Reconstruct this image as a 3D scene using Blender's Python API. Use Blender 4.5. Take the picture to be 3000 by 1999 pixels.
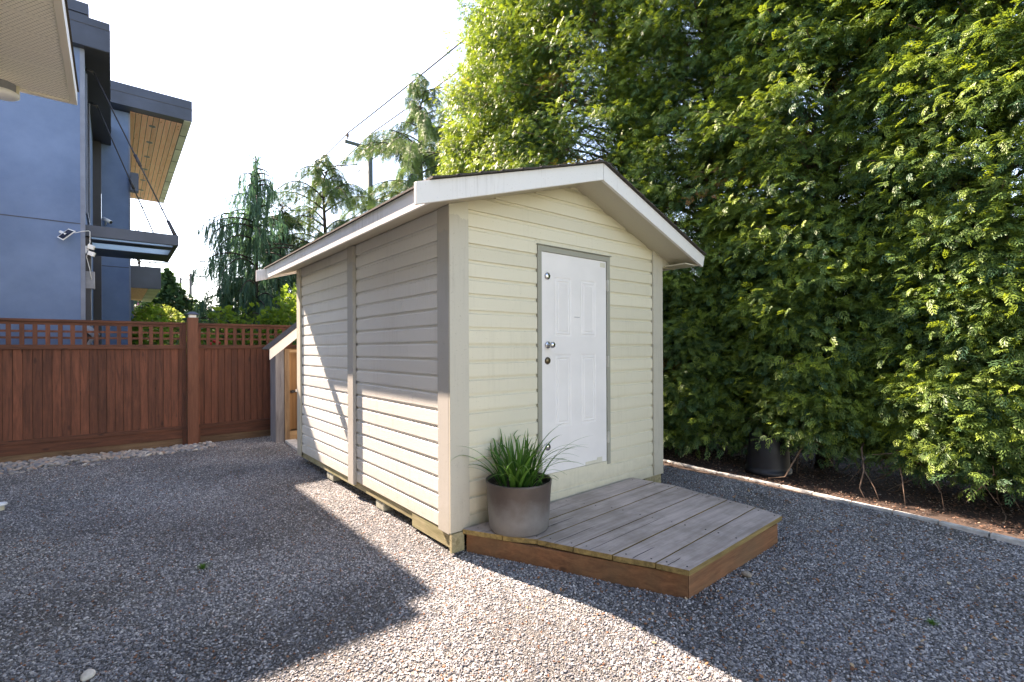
import bpy, math, random
import numpy as np
from mathutils import Vector, Matrix

for o in list(bpy.data.objects):
    bpy.data.objects.remove(o, do_unlink=True)
scene = bpy.context.scene
COL = scene.collection
R = math.radians
rng = random.Random(11)

# ------------------------------------------------------------------ camera
cam_d = bpy.data.cameras.new('camera')
cam = bpy.data.objects.new('camera', cam_d)
COL.objects.link(cam)
YAW, ROLL = 0.6846, -0.00428
fw = Vector((math.sin(YAW), math.cos(YAW), 0)); rt = Vector((math.cos(YAW), -math.sin(YAW), 0)); up = Vector((0, 0, 1))
cx_ = (rt * math.cos(ROLL) + up * math.sin(ROLL)); cy_ = (rt * -math.sin(ROLL) + up * math.cos(ROLL))
M4 = Matrix((cx_, cy_, -fw)).transposed().to_4x4()
M4.translation = Vector((-2.054, -3.28, 1.61))
cam.matrix_world = M4
cam_d.sensor_width = 36.0
cam_d.lens = 17.173
cam_d.shift_y = 0.00717
cam_d.clip_start = 0.05
cam_d.clip_end = 2000
scene.camera = cam

# ------------------------------------------------------------------ sky + sun
SUN_TRAVEL = Vector((0.218, -0.976, -0.90)).normalized()
sun_pos = -SUN_TRAVEL
elev = math.asin(sun_pos.z)
azim = math.atan2(sun_pos.x, sun_pos.y)          # clockwise from +Y
w = bpy.data.worlds.new('World'); scene.world = w; w.use_nodes = True
nt = w.node_tree; bg = nt.nodes['Background']
sky = nt.nodes.new('ShaderNodeTexSky'); sky.sky_type = 'NISHITA'; sky.sun_disc = False
sky.sun_elevation = elev; sky.sun_rotation = azim
sky.air_density = 1.0; sky.dust_density = 0.3; sky.ozone_density = 1.0
nt.links.new(sky.outputs[0], bg.inputs[0]); bg.inputs[1].default_value = 0.115
sd = bpy.data.lights.new('sun', 'SUN'); sd.energy = 5.0; sd.angle = R(0.5); sd.color = (1.0, 0.95, 0.87)
so = bpy.data.objects.new('sun', sd); COL.objects.link(so)
so.rotation_euler = SUN_TRAVEL.to_track_quat('-Z', 'Y').to_euler(); so.location = (-6, 20, 20)
scene.view_settings.view_transform = 'Standard'; scene.view_settings.look = 'None'
scene.view_settings.exposure = 2.50; scene.view_settings.gamma = 1.0
scene.view_settings.use_white_balance = True; scene.view_settings.white_balance_temperature = 7900; scene.view_settings.white_balance_tint = 20
scene.render.film_transparent = False
scene.cycles.max_bounces = 8; scene.cycles.transparent_max_bounces = 8
scene.cycles.diffuse_bounces = 4

# ------------------------------------------------------------------ material helpers
MATS = {}
class NB:
    def __init__(s, name):
        s.m = bpy.data.materials.new(name); s.m.use_nodes = True
        s.t = s.m.node_tree; s.b = s.t.nodes['Principled BSDF']; s.out = s.t.nodes['Material Output']
        MATS[name] = s.m
    def n(s, typ, **kw):
        nd = s.t.nodes.new(typ)
        for k, v in kw.items():
            if k.startswith('i_'):
                key = k[2:]; key = int(key) if key.isdigit() else key
                nd.inputs[key].default_value = v
            else: setattr(nd, k, v)
        return nd
    def l(s, a, b): s.t.links.new(a, b)
    def coord(s, scale=(1, 1, 1), rot=(0, 0, 0), kind='Object'):
        tc = s.n('ShaderNodeTexCoord'); mp = s.n('ShaderNodeMapping')
        mp.inputs['Scale'].default_value = scale; mp.inputs['Rotation'].default_value = rot
        s.l(tc.outputs[kind], mp.inputs[0]); return mp.outputs[0]
    def noise(s, vec, scale, detail=4, rough=0.55, dist=0.0):
        nd = s.n('ShaderNodeTexNoise'); nd.inputs['Scale'].default_value = scale
        nd.inputs['Detail'].default_value = detail; nd.inputs['Roughness'].default_value = rough
        nd.inputs['Distortion'].default_value = dist
        if vec is not None: s.l(vec, nd.inputs['Vector'])
        return nd.outputs['Fac']
    def ramp(s, fac, stops):
        nd = s.n('ShaderNodeValToRGB'); cr = nd.color_ramp
        while len(cr.elements) < len(stops): cr.elements.new(0.5)
        for e, (p, c) in zip(cr.elements, stops):
            e.position = p; e.color = (c[0], c[1], c[2], 1) if len(c) == 3 else c
        s.l(fac, nd.inputs[0]); return nd.outputs[0]
    def mix(s, fac, a, b, mode='MIX'):
        nd = s.n('ShaderNodeMix', data_type='RGBA', blend_type=mode)
        for sock, v in ((0, fac), (6, a), (7, b)):
            if hasattr(v, 'is_output'): s.l(v, nd.inputs[sock])
            elif sock == 0: nd.inputs[0].default_value = v
            else: nd.inputs[sock].default_value = (v[0], v[1], v[2], 1)
        return nd.outputs[2]
    def math(s, op, a, b=None, c=None):
        nd = s.n('ShaderNodeMath', operation=op)
        for i, v in enumerate((a, b, c)):
            if v is None: continue
            if hasattr(v, 'is_output'): s.l(v, nd.inputs[i])
            else: nd.inputs[i].default_value = v
        return nd.outputs[0]
    def bump(s, h, strength=0.3, dist=0.01):
        nd = s.n('ShaderNodeBump'); nd.inputs['Strength'].default_value = strength
        nd.inputs['Distance'].default_value = dist; s.l(h, nd.inputs['Height'])
        s.l(nd.outputs[0], s.b.inputs['Normal']); return nd
    def base(s, c, rough=0.6, metal=0.0, spec=None):
        if hasattr(c, 'is_output'): s.l(c, s.b.inputs['Base Color'])
        else: s.b.inputs['Base Color'].default_value = (c[0], c[1], c[2], 1)
        if hasattr(rough, 'is_output'): s.l(rough, s.b.inputs['Roughness'])
        else: s.b.inputs['Roughness'].default_value = rough
        s.b.inputs['Metallic'].default_value = metal
        if spec is not None: s.b.inputs['Specular IOR Level'].default_value = spec
        return s.m
    def island(s):
        return s.n('ShaderNodeNewGeometry').outputs['Random Per Island']

def plain(name, c, rough=0.6, metal=0.0, var=0.08, scale=6, bump=0.0, bscale=60):
    b = NB(name); v = b.coord()
    f = b.noise(v, scale, 5)
    c2 = tuple(x * (1 - var * 2) for x in c); c1 = tuple(min(1, x * (1 + var)) for x in c)
    b.base(b.ramp(f, [(0.3, c2), (0.65, c1)]), rough, metal)
    if bump: b.bump(b.noise(v, bscale, 4), bump, 0.004)
    return b.m

def paint(name, c, dirt=(0.30, 0.28, 0.22), dirt_amt=0.35, axis='h', rough=0.55, bare=None):
    """Brushed exterior paint on wood: grain ridges, dirt runs, per-board tone."""
    b = NB(name)
    sc = (2, 2, 40) if axis == 'h' else (40, 40, 2)
    g = b.noise(b.coord(sc), 3.0, 6, 0.6)
    big = b.noise(b.coord((1, 1, 1)), 1.6, 5, 0.6)
    run = b.noise(b.coord((26, 26, 1.2)), 1.3, 5, 0.65)
    isl = b.math('MULTIPLY_ADD', b.island(), 0.10, 0.93)
    d = b.ramp(b.math('MULTIPLY', run, big), [(0.27, (0, 0, 0)), (0.46, (1, 1, 1))])
    col = b.mix(b.math('MULTIPLY', d, dirt_amt), c, dirt)
    spk = b.ramp(b.noise(b.coord(), 70, 2, 0.5), [(0.66, (1, 1, 1)), (0.74, (0.72, 0.70, 0.66))])
    col = b.mix(0.7, col, spk, 'MULTIPLY')
    tc = b.n('ShaderNodeTexCoord'); sp_ = b.n('ShaderNodeSeparateXYZ'); b.l(tc.outputs['Object'], sp_.inputs[0])
    nz = b.noise(b.coord((1, 1, 1)), 9, 5, 0.7)
    zz = b.math('ADD', sp_.outputs[2], b.math('MULTIPLY', b.math('SUBTRACT', nz, 0.5), 0.45))
    spl = b.ramp(zz, [(0.12, (1, 1, 1)), (0.42, (0, 0, 0))])
    col = b.mix(b.math('MULTIPLY', spl, 0.38), col, (0.30, 0.27, 0.20))
    if bare:
        zt_ = b.math('ADD', sp_.outputs[2], b.math('MULTIPLY', b.math('SUBTRACT', b.noise(b.coord((1, 1, .4)), 22, 3, 0.6), 0.5), 0.16))
        col = b.mix(b.math('GREATER_THAN', zt_, bare[0]), col, bare[1])
    # nail heads in rows
    hsv = b.n('ShaderNodeHueSaturation'); b.l(col, hsv.inputs['Color']); b.l(isl, hsv.inputs['Value'])
    b.base(hsv.outputs[0], rough)
    b.bump(g, 0.35, 0.003)
    return b.m

def wood(name, dark, light, axis='x', rough=0.75, scale=1.0, var=0.45, stain=None, stain_amt=0.5, bump=0.5):
    b = NB(name)
    s = {'x': (1.2, 14, 14), 'y': (14, 1.2, 14), 'z': (14, 14, 1.2)}[axis]
    tc = b.n('ShaderNodeTexCoord'); add = b.n('ShaderNodeVectorMath', operation='ADD')
    cmb = b.n('ShaderNodeCombineXYZ')
    r = b.math('MULTIPLY', b.island(), 37.0)
    for i in range(3): b.l(r, cmb.inputs[i])
    b.l(tc.outputs['Object'], add.inputs[0]); b.l(cmb.outputs[0], add.inputs[1])
    mp = b.n('ShaderNodeMapping'); mp.inputs['Scale'].default_value = tuple(x * scale for x in s)
    b.l(add.outputs[0], mp.inputs[0])
    g1 = b.noise(mp.outputs[0], 1.6, 8, 0.62, 0.6)
    g2 = b.noise(mp.outputs[0], 7.0, 4, 0.6)
    f = b.math('ADD', b.math('MULTIPLY', g1, 0.72), b.math('MULTIPLY', g2, 0.28))
    col = b.ramp(f, [(0.32, dark), (0.66, light)])
    # knots
    mk = b.n('ShaderNodeMapping'); ks = {'x': (2.2, 6, 6), 'y': (6, 2.2, 6), 'z': (6, 6, 2.2)}[axis]
    mk.inputs['Scale'].default_value = ks; b.l(add.outputs[0], mk.inputs[0])
    vo = b.n('ShaderNodeTexVoronoi'); vo.inputs['Scale'].default_value = 1.0; b.l(mk.outputs[0], vo.inputs[0])
    kf = b.ramp(vo.outputs['Distance'], [(0.06, (1, 1, 1)), (0.13, (0, 0, 0))])
    col = b.mix(b.math('MULTIPLY', kf, 0.7), col, tuple(x * 0.45 for x in dark))
    if stain:
        st = b.ramp(b.noise(b.coord((1, 1, 1)), 2.3, 6, 0.65), [(0.45, (0, 0, 0)), (0.62, (1, 1, 1))])
        col = b.mix(b.math('MULTIPLY', st, stain_amt), col, stain)
    hsv = b.n('ShaderNodeHueSaturation'); b.l(col, hsv.inputs['Color'])
    b.l(b.math('MULTIPLY_ADD', b.island(), var, 1 - var / 2), hsv.inputs['Value'])
    b.base(hsv.outputs[0], rough)
    b.bump(f, bump, 0.004)
    return b.m

paint('front_paint', (0.72, 0.665, 0.515), dirt=(0.46, 0.42, 0.30), dirt_amt=0.25)
paint('side_paint', (0.72, 0.69, 0.645), dirt=(0.42, 0.38, 0.33), dirt_amt=0.30)
paint('trim_cream', (0.56, 0.52, 0.43), axis='v', dirt_amt=0.4, bare=(2.66, (0.66, 0.62, 0.50)))
paint('trim_taupe', (0.46, 0.44, 0.41), axis='v', dirt_amt=0.45, bare=(2.55, (0.52, 0.48, 0.42)))
paint('fascia_white', (0.82, 0.79, 0.76), dirt=(0.38, 0.35, 0.30), dirt_amt=0.45)
paint('soffit_cream', (0.55, 0.50, 0.39), dirt_amt=0.2)
paint('frame_taupe', (0.33, 0.32, 0.26), axis='v', dirt_amt=0.25)
plain('door_white', (0.83, 0.79, 0.76), 0.45, var=0.03, scale=3, bump=0.03, bscale=90)
plain('door_patch', (0.66, 0.62, 0.50), 0.6)
plain('chrome', (0.55, 0.56, 0.58), 0.22, 1.0, var=0.05)
plain('bronze', (0.14, 0.11, 0.07), 0.35, 0.9, var=0.1)
plain('hinge_metal', (0.55, 0.53, 0.46), 0.5, 0.3)
wood('skid_wood', (0.16, 0.13, 0.06), (0.48, 0.42, 0.26), 'y', stain=(0.20, 0.20, 0.09), stain_amt=0.6)
wood('deck_grey', (0.33, 0.270, 0.245), (0.58, 0.49, 0.455), 'x', stain=(0.19, 0.160, 0.125), stain_amt=0.45, var=0.14, bump=0.35)
wood('deck_edge', (0.10, 0.065, 0.02), (0.36, 0.25, 0.09), 'x', var=0.3)
wood('deck_skirt', (0.12, 0.045, 0.018), (0.33, 0.145, 0.065), 'x', stain=(0.16, 0.10, 0.05), stain_amt=0.5)
wood('deck_skirt_side', (0.12, 0.045, 0.018), (0.33, 0.145, 0.065), 'y', stain=(0.16, 0.10, 0.05), stain_amt=0.5)
wood('fence_brown', (0.056, 0.019, 0.011), (0.210, 0.072, 0.040), 'z', var=0.55, stain=(0.10, 0.035, 0.018), stain_amt=0.4)
wood('fence_brown_h', (0.050, 0.018, 0.010), (0.17, 0.060, 0.032), 'x', var=0.3)
wood('fence_post', (0.085, 0.028, 0.016), (0.20, 0.078, 0.044), 'z', var=0.1)
wood('cedar_raw', (0.20, 0.12, 0.06), (0.46, 0.31, 0.17), 'x')
wood('base_timber', (0.08, 0.045, 0.025), (0.23, 0.145, 0.085), 'x', stain=(0.12, 0.06, 0.03), stain_amt=0.5)
wood('cedar_raw_v', (0.10, 0.06, 0.035), (0.27, 0.18, 0.105), 'z')
wood('plywood', (0.13, 0.065, 0.025), (0.34, 0.19, 0.08), 'z', scale=0.35, bump=0.2)
wood('shed_grey_board', (0.09, 0.09, 0.105), (0.24, 0.24, 0.265), 'z')
wood('soffit_cedar', (0.84, 0.38, 0.24), (0.96, 0.60, 0.46), 'y', var=0.25, bump=0.2)
b = NB('shingle')
v = b.coord((1, 1, 1))
b.base(b.ramp(b.noise(v, 90, 3), [(0.35, (0.025, 0.022, 0.02)), (0.7, (0.13, 0.11, 0.095))]), 0.95)
b.bump(b.noise(v, 160, 3), 0.8, 0.004)
# stucco
b = NB('stucco_blue')
v = b.coord()
b.base(b.ramp(b.noise(v, 1.1, 6, 0.65), [(0.3, (0.105, 0.165, 0.290)), (0.7, (0.158, 0.235, 0.395))]), 0.95)
b.bump(b.noise(v, 140, 4, 0.7), 0.6, 0.006)
plain('stucco_joint', (0.07, 0.08, 0.11), 0.9)
plain('house_trim_pale', (0.17, 0.20, 0.27), 0.6)
plain('charcoal_metal', (0.040, 0.050, 0.075), 0.42, 0.2, var=0.15, scale=1.5)
plain('charcoal_soffit', (0.034, 0.033, 0.040), 0.55, var=0.15, scale=1.5)
plain('metal_panel_pale', (0.62, 0.62, 0.56), 0.4, 0.2, var=0.15, scale=1.2)
plain('black_rubber', (0.012, 0.013, 0.018), 0.5, var=0.2, scale=8)
plain('white_plastic', (0.78, 0.79, 0.80), 0.4, var=0.03)
plain('cream_plastic', (0.70, 0.66, 0.50), 0.5, var=0.05)
plain('grey_plastic', (0.22, 0.23, 0.26), 0.55, var=0.15)
plain('vinyl_cream', (0.74, 0.69, 0.60), 0.5, var=0.03, scale=2)
plain('concrete', (0.56, 0.54, 0.51), 0.9, var=0.2, scale=14, bump=0.6, bscale=120)
plain('concrete_old', (0.33, 0.33, 0.27), 0.95, var=0.25, scale=20, bump=0.6)
plain('street_pale', (0.34, 0.33, 0.32), 0.9, var=0.12, scale=2)
plain('pole_wood', (0.045, 0.062, 0.060), 0.85, var=0.25, scale=8, bump=0.3)
plain('pole_dark', (0.10, 0.09, 0.085), 0.85)
plain('wire_black', (0.03, 0.03, 0.035), 0.6)
plain('insulator', (0.10, 0.06, 0.05), 0.3)
plain('car_white', (0.72, 0.74, 0.76), 0.25, var=0.02)
plain('car_glass', (0.02, 0.025, 0.03), 0.08, var=0.1)
plain('tyre', (0.02, 0.02, 0.02), 0.8)
plain('dark_glass', (0.012, 0.014, 0.020), 0.08, var=0.2)
plain('solar_cell', (0.010, 0.012, 0.030), 0.15, var=0.2)
plain('potting_soil', (0.025, 0.018, 0.012), 1.0, var=0.4, scale=50, bump=1.0, bscale=150)
plain('stone_tan', (0.33, 0.28, 0.22), 0.85, var=0.2, scale=20, bump=0.3)
plain('stone_pale', (0.60, 0.56, 0.50), 0.8, var=0.12, scale=20, bump=0.2)
plain('bark_dark', (0.045, 0.032, 0.026), 0.95, var=0.35, scale=14, bump=0.6)
plain('twig_brown', (0.20, 0.13, 0.09), 0.9, var=0.35, scale=14)
plain('red_flower', (0.55, 0.02, 0.03), 0.6)
b = NB('glass_frosted')
b.base((0.62, 0.74, 0.74), 0.35); b.b.inputs['Transmission Weight'].default_value = 0.0
tr = b.n('ShaderNodeBsdfTranslucent'); tr.inputs[0].default_value = (0.88, 0.96, 0.96, 1)
mx = b.n('ShaderNodeMixShader'); mx.inputs[0].default_value = 0.85
b.l(b.b.outputs[0], mx.inputs[1]); b.l(tr.outputs[0], mx.inputs[2]); b.l(mx.outputs[0], b.out.inputs[0])
# vented vinyl soffit : perforations as dark slots
b = NB('vinyl_soffit')
tc = b.n('ShaderNodeTexCoord'); sep = b.n('ShaderNodeSeparateXYZ'); b.l(tc.outputs['Object'], sep.inputs[0])
px_, py_ = sep.outputs[0], sep.outputs[1]
fy = b.math('FRACT', b.math('DIVIDE', py_, 0.028)); row = b.math('FLOOR', b.math('DIVIDE', py_, 0.028))
sh = b.math('MULTIPLY', b.math('MODULO', row, 2.0), 0.5)
fx = b.math('FRACT', b.math('ADD', b.math('DIVIDE', px_, 0.034), sh))
slot = b.math('MULTIPLY', b.math('LESS_THAN', b.math('ABSOLUTE', b.math('SUBTRACT', fx, 0.5)), 0.27),
              b.math('LESS_THAN', b.math('ABSOLUTE', b.math('SUBTRACT', fy, 0.5)), 0.13))
seam = b.math('LESS_THAN', b.math('FRACT', b.math('DIVIDE', py_, 0.30)), 0.09)
solid = b.math('LESS_THAN', b.math('FRACT', b.math('DIVIDE', py_, 0.30)), 0.14)
slot = b.math('MULTIPLY', slot, b.math('SUBTRACT', 1.0, solid))
col = b.mix(slot, (0.90, 0.85, 0.74), (0.25, 0.23, 0.18))
col = b.mix(b.math('MULTIPLY', seam, 0.18), col, (0.25, 0.24, 0.2))
b.base(col, 0.5)
# planter: faded brown plastic, grey lower half (weathering)
b = NB('planter_plastic')
tc = b.n('ShaderNodeTexCoord'); sep = b.n('ShaderNodeSeparateXYZ'); b.l(tc.outputs['Object'], sep.inputs[0])
n1 = b.noise(tc.outputs['Object'], 5.0, 5, 0.6)
h = b.math('ADD', sep.outputs[2], b.math('MULTIPLY', b.math('SUBTRACT', n1, 0.5), 0.30))
col = b.ramp(h, [(0.12, (0.180, 0.172, 0.168)), (0.28, (0.085, 0.064, 0.055))])
col = b.mix(0.5, col, b.ramp(b.noise(tc.outputs['Object'], 26, 4, 0.7), [(0.35, (0.85, 0.84, 0.82)), (0.65, (1.05, 1.05, 1.05))]), 'MULTIPLY')
b.base(col, 0.42)
# gravel base
b = NB('gravel_base')
v = b.coord()
vo = b.n('ShaderNodeTexVoronoi'); vo.inputs['Scale'].default_value = 120; b.l(v, vo.inputs[0])
rc = b.n('ShaderNodeSeparateColor'); b.l(vo.outputs['Color'], rc.inputs[0])
col = b.ramp(rc.outputs[0], [(0.0, (0.06, 0.06, 0.065)), (0.5, (0.19, 0.188, 0.19)), (0.95, (0.34, 0.335, 0.33))])
pat = b.ramp(b.noise(v, 0.9, 6, 0.6), [(0.42, (0.85, 0.83, 0.82)), (0.62, (1.25, 1.2, 1.15))])
col = b.mix(1.0, col, pat, 'MULTIPLY')
edge = b.ramp(vo.outputs['Distance'], [(0.25, (1, 1, 1)), (0.6, (0.45, 0.45, 0.45))])
b.base(b.mix(1.0, col, edge, 'MULTIPLY'), 0.9)
b.bump(b.math('SUBTRACT', 1.0, vo.outputs['Distance']), 1.0, 0.012)
# gravel chips (instance attribute rc)
def chip_mat(name, stops, rough=0.75, patch=True):
    b = NB(name)
    at = b.n('ShaderNodeAttribute', attribute_type='INSTANCER', attribute_name='rc')
    col = b.ramp(at.outputs['Fac'], stops)
    if patch:
        geo = b.n('ShaderNodeNewGeometry')
        pat = b.ramp(b.noise(geo.outputs['Position'], 0.8, 6, 0.62), [(0.40, (0.82, 0.80, 0.80)), (0.60, (1.12, 1.08, 1.04))])
        col = b.mix(1.0, col, pat, 'MULTIPLY')
    b.base(col, rough)
    return b.m
chip_mat('gravel_chip', [(0.0, (0.095, 0.10, 0.115)), (0.30, (0.175, 0.182, 0.20)), (0.62, (0.285, 0.29, 0.30)),
                         (0.88, (0.42, 0.42, 0.43)), (0.955, (0.60, 0.595, 0.59)), (0.962, (0.30, 0.12, 0.05)), (1.0, (0.20, 0.10, 0.06))])
chip_mat('bark_chip', [(0.0, (0.035, 0.02, 0.014)), (0.5, (0.10, 0.05, 0.03)), (0.9, (0.19, 0.10, 0.06)), (0.96, (0.33, 0.26, 0.19)), (1.0, (0.40, 0.36, 0.30))])
chip_mat('litter_chip', [(0.0, (0.12, 0.05, 0.025)), (0.5, (0.28, 0.12, 0.05)), (0.9, (0.34, 0.22, 0.12)), (1.0, (0.45, 0.36, 0.24))], patch=False)
chip_mat('cobble', [(0.0, (0.16, 0.17, 0.19)), (0.45, (0.30, 0.29, 0.28)), (0.7, (0.42, 0.36, 0.31)), (0.88, (0.36, 0.25, 0.19)), (1.0, (0.58, 0.56, 0.52))], patch=False, rough=0.6)
plain('soil', (0.055, 0.032, 0.022), 1.0, var=0.3, scale=9, bump=1.0, bscale=80)
plain('terrain_grass', (0.10, 0.13, 0.05), 1.0, var=0.3, scale=3)

def foliage(name, dark, light, transl=0.35, tcol=(0.20, 0.32, 0.04), rough=0.55, dead=None):
    b = NB(name)
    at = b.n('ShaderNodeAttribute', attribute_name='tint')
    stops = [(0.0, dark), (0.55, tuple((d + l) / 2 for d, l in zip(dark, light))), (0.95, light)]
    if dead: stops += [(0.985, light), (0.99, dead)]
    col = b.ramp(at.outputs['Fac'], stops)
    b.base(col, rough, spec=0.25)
    tr = b.n('ShaderNodeBsdfTranslucent')
    tb = b.mix(at.outputs['Fac'], (tcol[0] * 0.18, tcol[1] * 0.32, tcol[2] * 0.9), tcol)
    b.l(tb, tr.inputs[0])
    mx = b.n('ShaderNodeMixShader'); mx.inputs[0].default_value = transl
    b.l(b.b.outputs[0], mx.inputs[1]); b.l(tr.outputs[0], mx.inputs[2]); b.l(mx.outputs[0], b.out.inputs[0])
    return b.m
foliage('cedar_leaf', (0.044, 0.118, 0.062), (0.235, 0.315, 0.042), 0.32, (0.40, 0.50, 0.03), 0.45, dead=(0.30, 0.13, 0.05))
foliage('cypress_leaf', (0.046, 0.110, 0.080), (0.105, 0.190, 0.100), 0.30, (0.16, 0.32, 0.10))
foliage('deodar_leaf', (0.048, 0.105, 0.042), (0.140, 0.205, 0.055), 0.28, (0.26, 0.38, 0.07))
foliage('shrub_leaf_bright', (0.06, 0.15, 0.025), (0.16, 0.27, 0.035), 0.45, (0.40, 0.52, 0.04))
foliage('shrub_leaf_yellow', (0.10, 0.15, 0.03), (0.24, 0.28, 0.06), 0.45, (0.42, 0.46, 0.07))
foliage('shrub_leaf_dark', (0.025, 0.065, 0.03), (0.06, 0.12, 0.04), 0.25, (0.12, 0.2, 0.04))
foliage('shrub_leaf_pink', (0.22, 0.12, 0.15), (0.42, 0.25, 0.30), 0.3, (0.5, 0.25, 0.3))
foliage('far_leaf_haze', (0.12, 0.17, 0.18), (0.20, 0.26, 0.23), 0.3, (0.24, 0.32, 0.22))  # distance haze put into the leaf colour: paler and bluer
foliage('grass_blade', (0.04, 0.13, 0.022), (0.12, 0.26, 0.045), 0.3, (0.16, 0.34, 0.04), rough=0.35)

# ------------------------------------------------------------------ mesh builder
class MB:
    def __init__(s): s.v = []; s.f = []; s.e = []
    def add(s, vs, fs):
        n = len(s.v); s.v += [tuple(v) for v in vs]; s.f += [tuple(i + n for i in f) for f in fs]; return s
    def box(s, x0, x1, y0, y1, z0, z1):
        vs = [(x, y, z) for z in (z0, z1) for y in (y0, y1) for x in (x0, x1)]
        return s.add(vs, [(0, 2, 3, 1), (4, 5, 7, 6), (0, 1, 5, 4), (2, 6, 7, 3), (0, 4, 6, 2), (1, 3, 7, 5)])
    def prism(s, prof, a, b):
        """prof: 3D points (closed polygon); extruded from offset a to b (vectors)."""
        n = len(prof); a = Vector(a); b = Vector(b)
        vs = [Vector(p) + a for p in prof] + [Vector(p) + b for p in prof]
        fs = [tuple(range(n))[::-1], tuple(range(n, 2 * n))] + [(i, (i + 1) % n, n + (i + 1) % n, n + i) for i in range(n)]
        return s.add(vs, fs)
    def bar(s, p, q, wd, ht, upv=(0, 0, 1)):
        p = Vector(p); q = Vector(q); d = (q - p).normalized(); sd_ = d.cross(Vector(upv)).normalized(); u = sd_.cross(d)
        c = [(-1, -1), (1, -1), (1, 1), (-1, 1)]
        vs = [P + sd_ * (a * wd / 2) + u * (b_ * ht / 2) for P in (p, q) for a, b_ in c]
        return s.add(vs, [(3, 2, 1, 0), (4, 5, 6, 7)] + [(i, (i + 1) % 4, 4 + (i + 1) % 4, 4 + i) for i in range(4)])
    def tube(s, pts, rad, n=8, cap=True):
        pts = [Vector(p) for p in pts]
        if not hasattr(rad, '__len__'): rad = [rad] * len(pts)
        rings = []; ref = Vector((0.13, 0.31, 0.94))
        for i, p in enumerate(pts):
            d = (pts[min(i + 1, len(pts) - 1)] - pts[max(i - 1, 0)]).normalized()
            a = d.cross(ref)
            if a.length < 0.05: a = d.cross(Vector((1, 0, 0)))
            a.normalize(); b_ = d.cross(a)
            rings.append([p + (a * math.cos(2 * math.pi * k / n) + b_ * math.sin(2 * math.pi * k / n)) * rad[i] for k in range(n)])
        vs = [q for r_ in rings for q in r_]; fs = []
        for i in range(len(pts) - 1):
            for k in range(n):
                fs.append((i * n + k, i * n + (k + 1) % n, (i + 1) * n + (k + 1) % n, (i + 1) * n + k))
        if cap: fs += [tuple(range(n))[::-1], tuple(range((len(pts) - 1) * n, len(pts) * n))]
        return s.add(vs, fs)
    def lathe(s, prof, c=(0, 0, 0), n=32, axis='z'):
        c = Vector(c); vs = []; fs = []
        for r_, h in prof:
            for k in range(n):
                a = 2 * math.pi * k / n; x, y = r_ * math.cos(a), r_ * math.sin(a)
                vs.append(c + (Vector((x, y, h)) if axis == 'z' else Vector((x, -h, y)) if axis == 'y' else Vector((h, x, y))))
        for i in range(len(prof) - 1):
            for k in range(n):
                fs.append((i * n + k, i * n + (k + 1) % n, (i + 1) * n + (k + 1) % n, (i + 1) * n + k))
        return s.add(vs, fs)
    def build(s, name, mat, parent=None, bevel=0.0, smooth=False, loc=None):
        me = bpy.data.meshes.new(name)
        vs = s.v
        if loc is not None: vs = [(x - loc[0], y - loc[1], z - loc[2]) for x, y, z in vs]
        me.from_pydata(vs, [], s.f); me.update()
        import bmesh
        bm = bmesh.new(); bm.from_mesh(me); bmesh.ops.recalc_face_normals(bm, faces=bm.faces); bm.to_mesh(me); bm.free()
        me.materials.append(MATS[mat])
        if smooth:
            me.polygons.foreach_set('use_smooth', [True] * len(me.polygons))
        o = bpy.data.objects.new(name, me); COL.objects.link(o)
        if loc is not None: o.location = loc
        if bevel:
            md = o.modifiers.new('bevel', 'BEVEL'); md.width = bevel; md.segments = 2; md.limit_method = 'ANGLE'
        if parent is not None:
            o.parent = parent; o.matrix_parent_inverse = Matrix.Translation(-parent.location)
        return o

def tag(o, label=None, cat=None, group=None, kind=None):
    if label: o['label'] = label
    if cat: o['category'] = cat
    if group: o['group'] = group
    if kind: o['kind'] = kind
    return o
def thing(name, loc, label, cat, group=None):
    o = bpy.data.objects.new(name, None); COL.objects.link(o); o.location = loc; o.empty_display_size = 0.2
    return tag(o, label, cat, group)

# ------------------------------------------------------------------ ground
def grid_mesh(name, x0, x1, y0, y1, nx, ny, zf, mat):
    xs = np.linspace(x0, x1, nx); ys = np.linspace(y0, y1, ny)
    X, Y = np.meshgrid(xs, ys); Z = zf(X, Y)
    v = np.stack([X.ravel(), Y.ravel(), Z.ravel()], 1)
    i = np.arange((ny - 1) * nx).reshape(ny - 1, nx)[:, :-1].ravel()
    f = np.stack([i, i + 1, i + nx + 1, i + nx], 1)
    me = fast_mesh(name, v, f, smooth=True); me.materials.append(MATS[mat])
    o = bpy.data.objects.new(name, me); COL.objects.link(o); return o
def fast_mesh(name, v, f, tint=None, smooth=False):
    me = bpy.data.meshes.new(name)
    v = np.ascontiguousarray(v, dtype=np.float32); f = np.ascontiguousarray(f, dtype=np.int32)
    me.vertices.add(len(v)); me.vertices.foreach_set('co', v.ravel())
    k = f.shape[1]
    me.loops.add(f.size); me.loops.foreach_set('vertex_index', f.ravel())
    me.polygons.add(len(f)); me.polygons.foreach_set('loop_start', np.arange(0, f.size, k, dtype=np.int32))
    me.update(calc_edges=True)
    if tint is not None:
        a = me.attributes.new('tint', 'FLOAT', 'POINT'); a.data.foreach_set('value', np.ascontiguousarray(tint, dtype=np.float32))
    if smooth: me.polygons.foreach_set('use_smooth', np.ones(len(f), bool))
    me.validate(clean_customdata=False)
    return me

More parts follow.
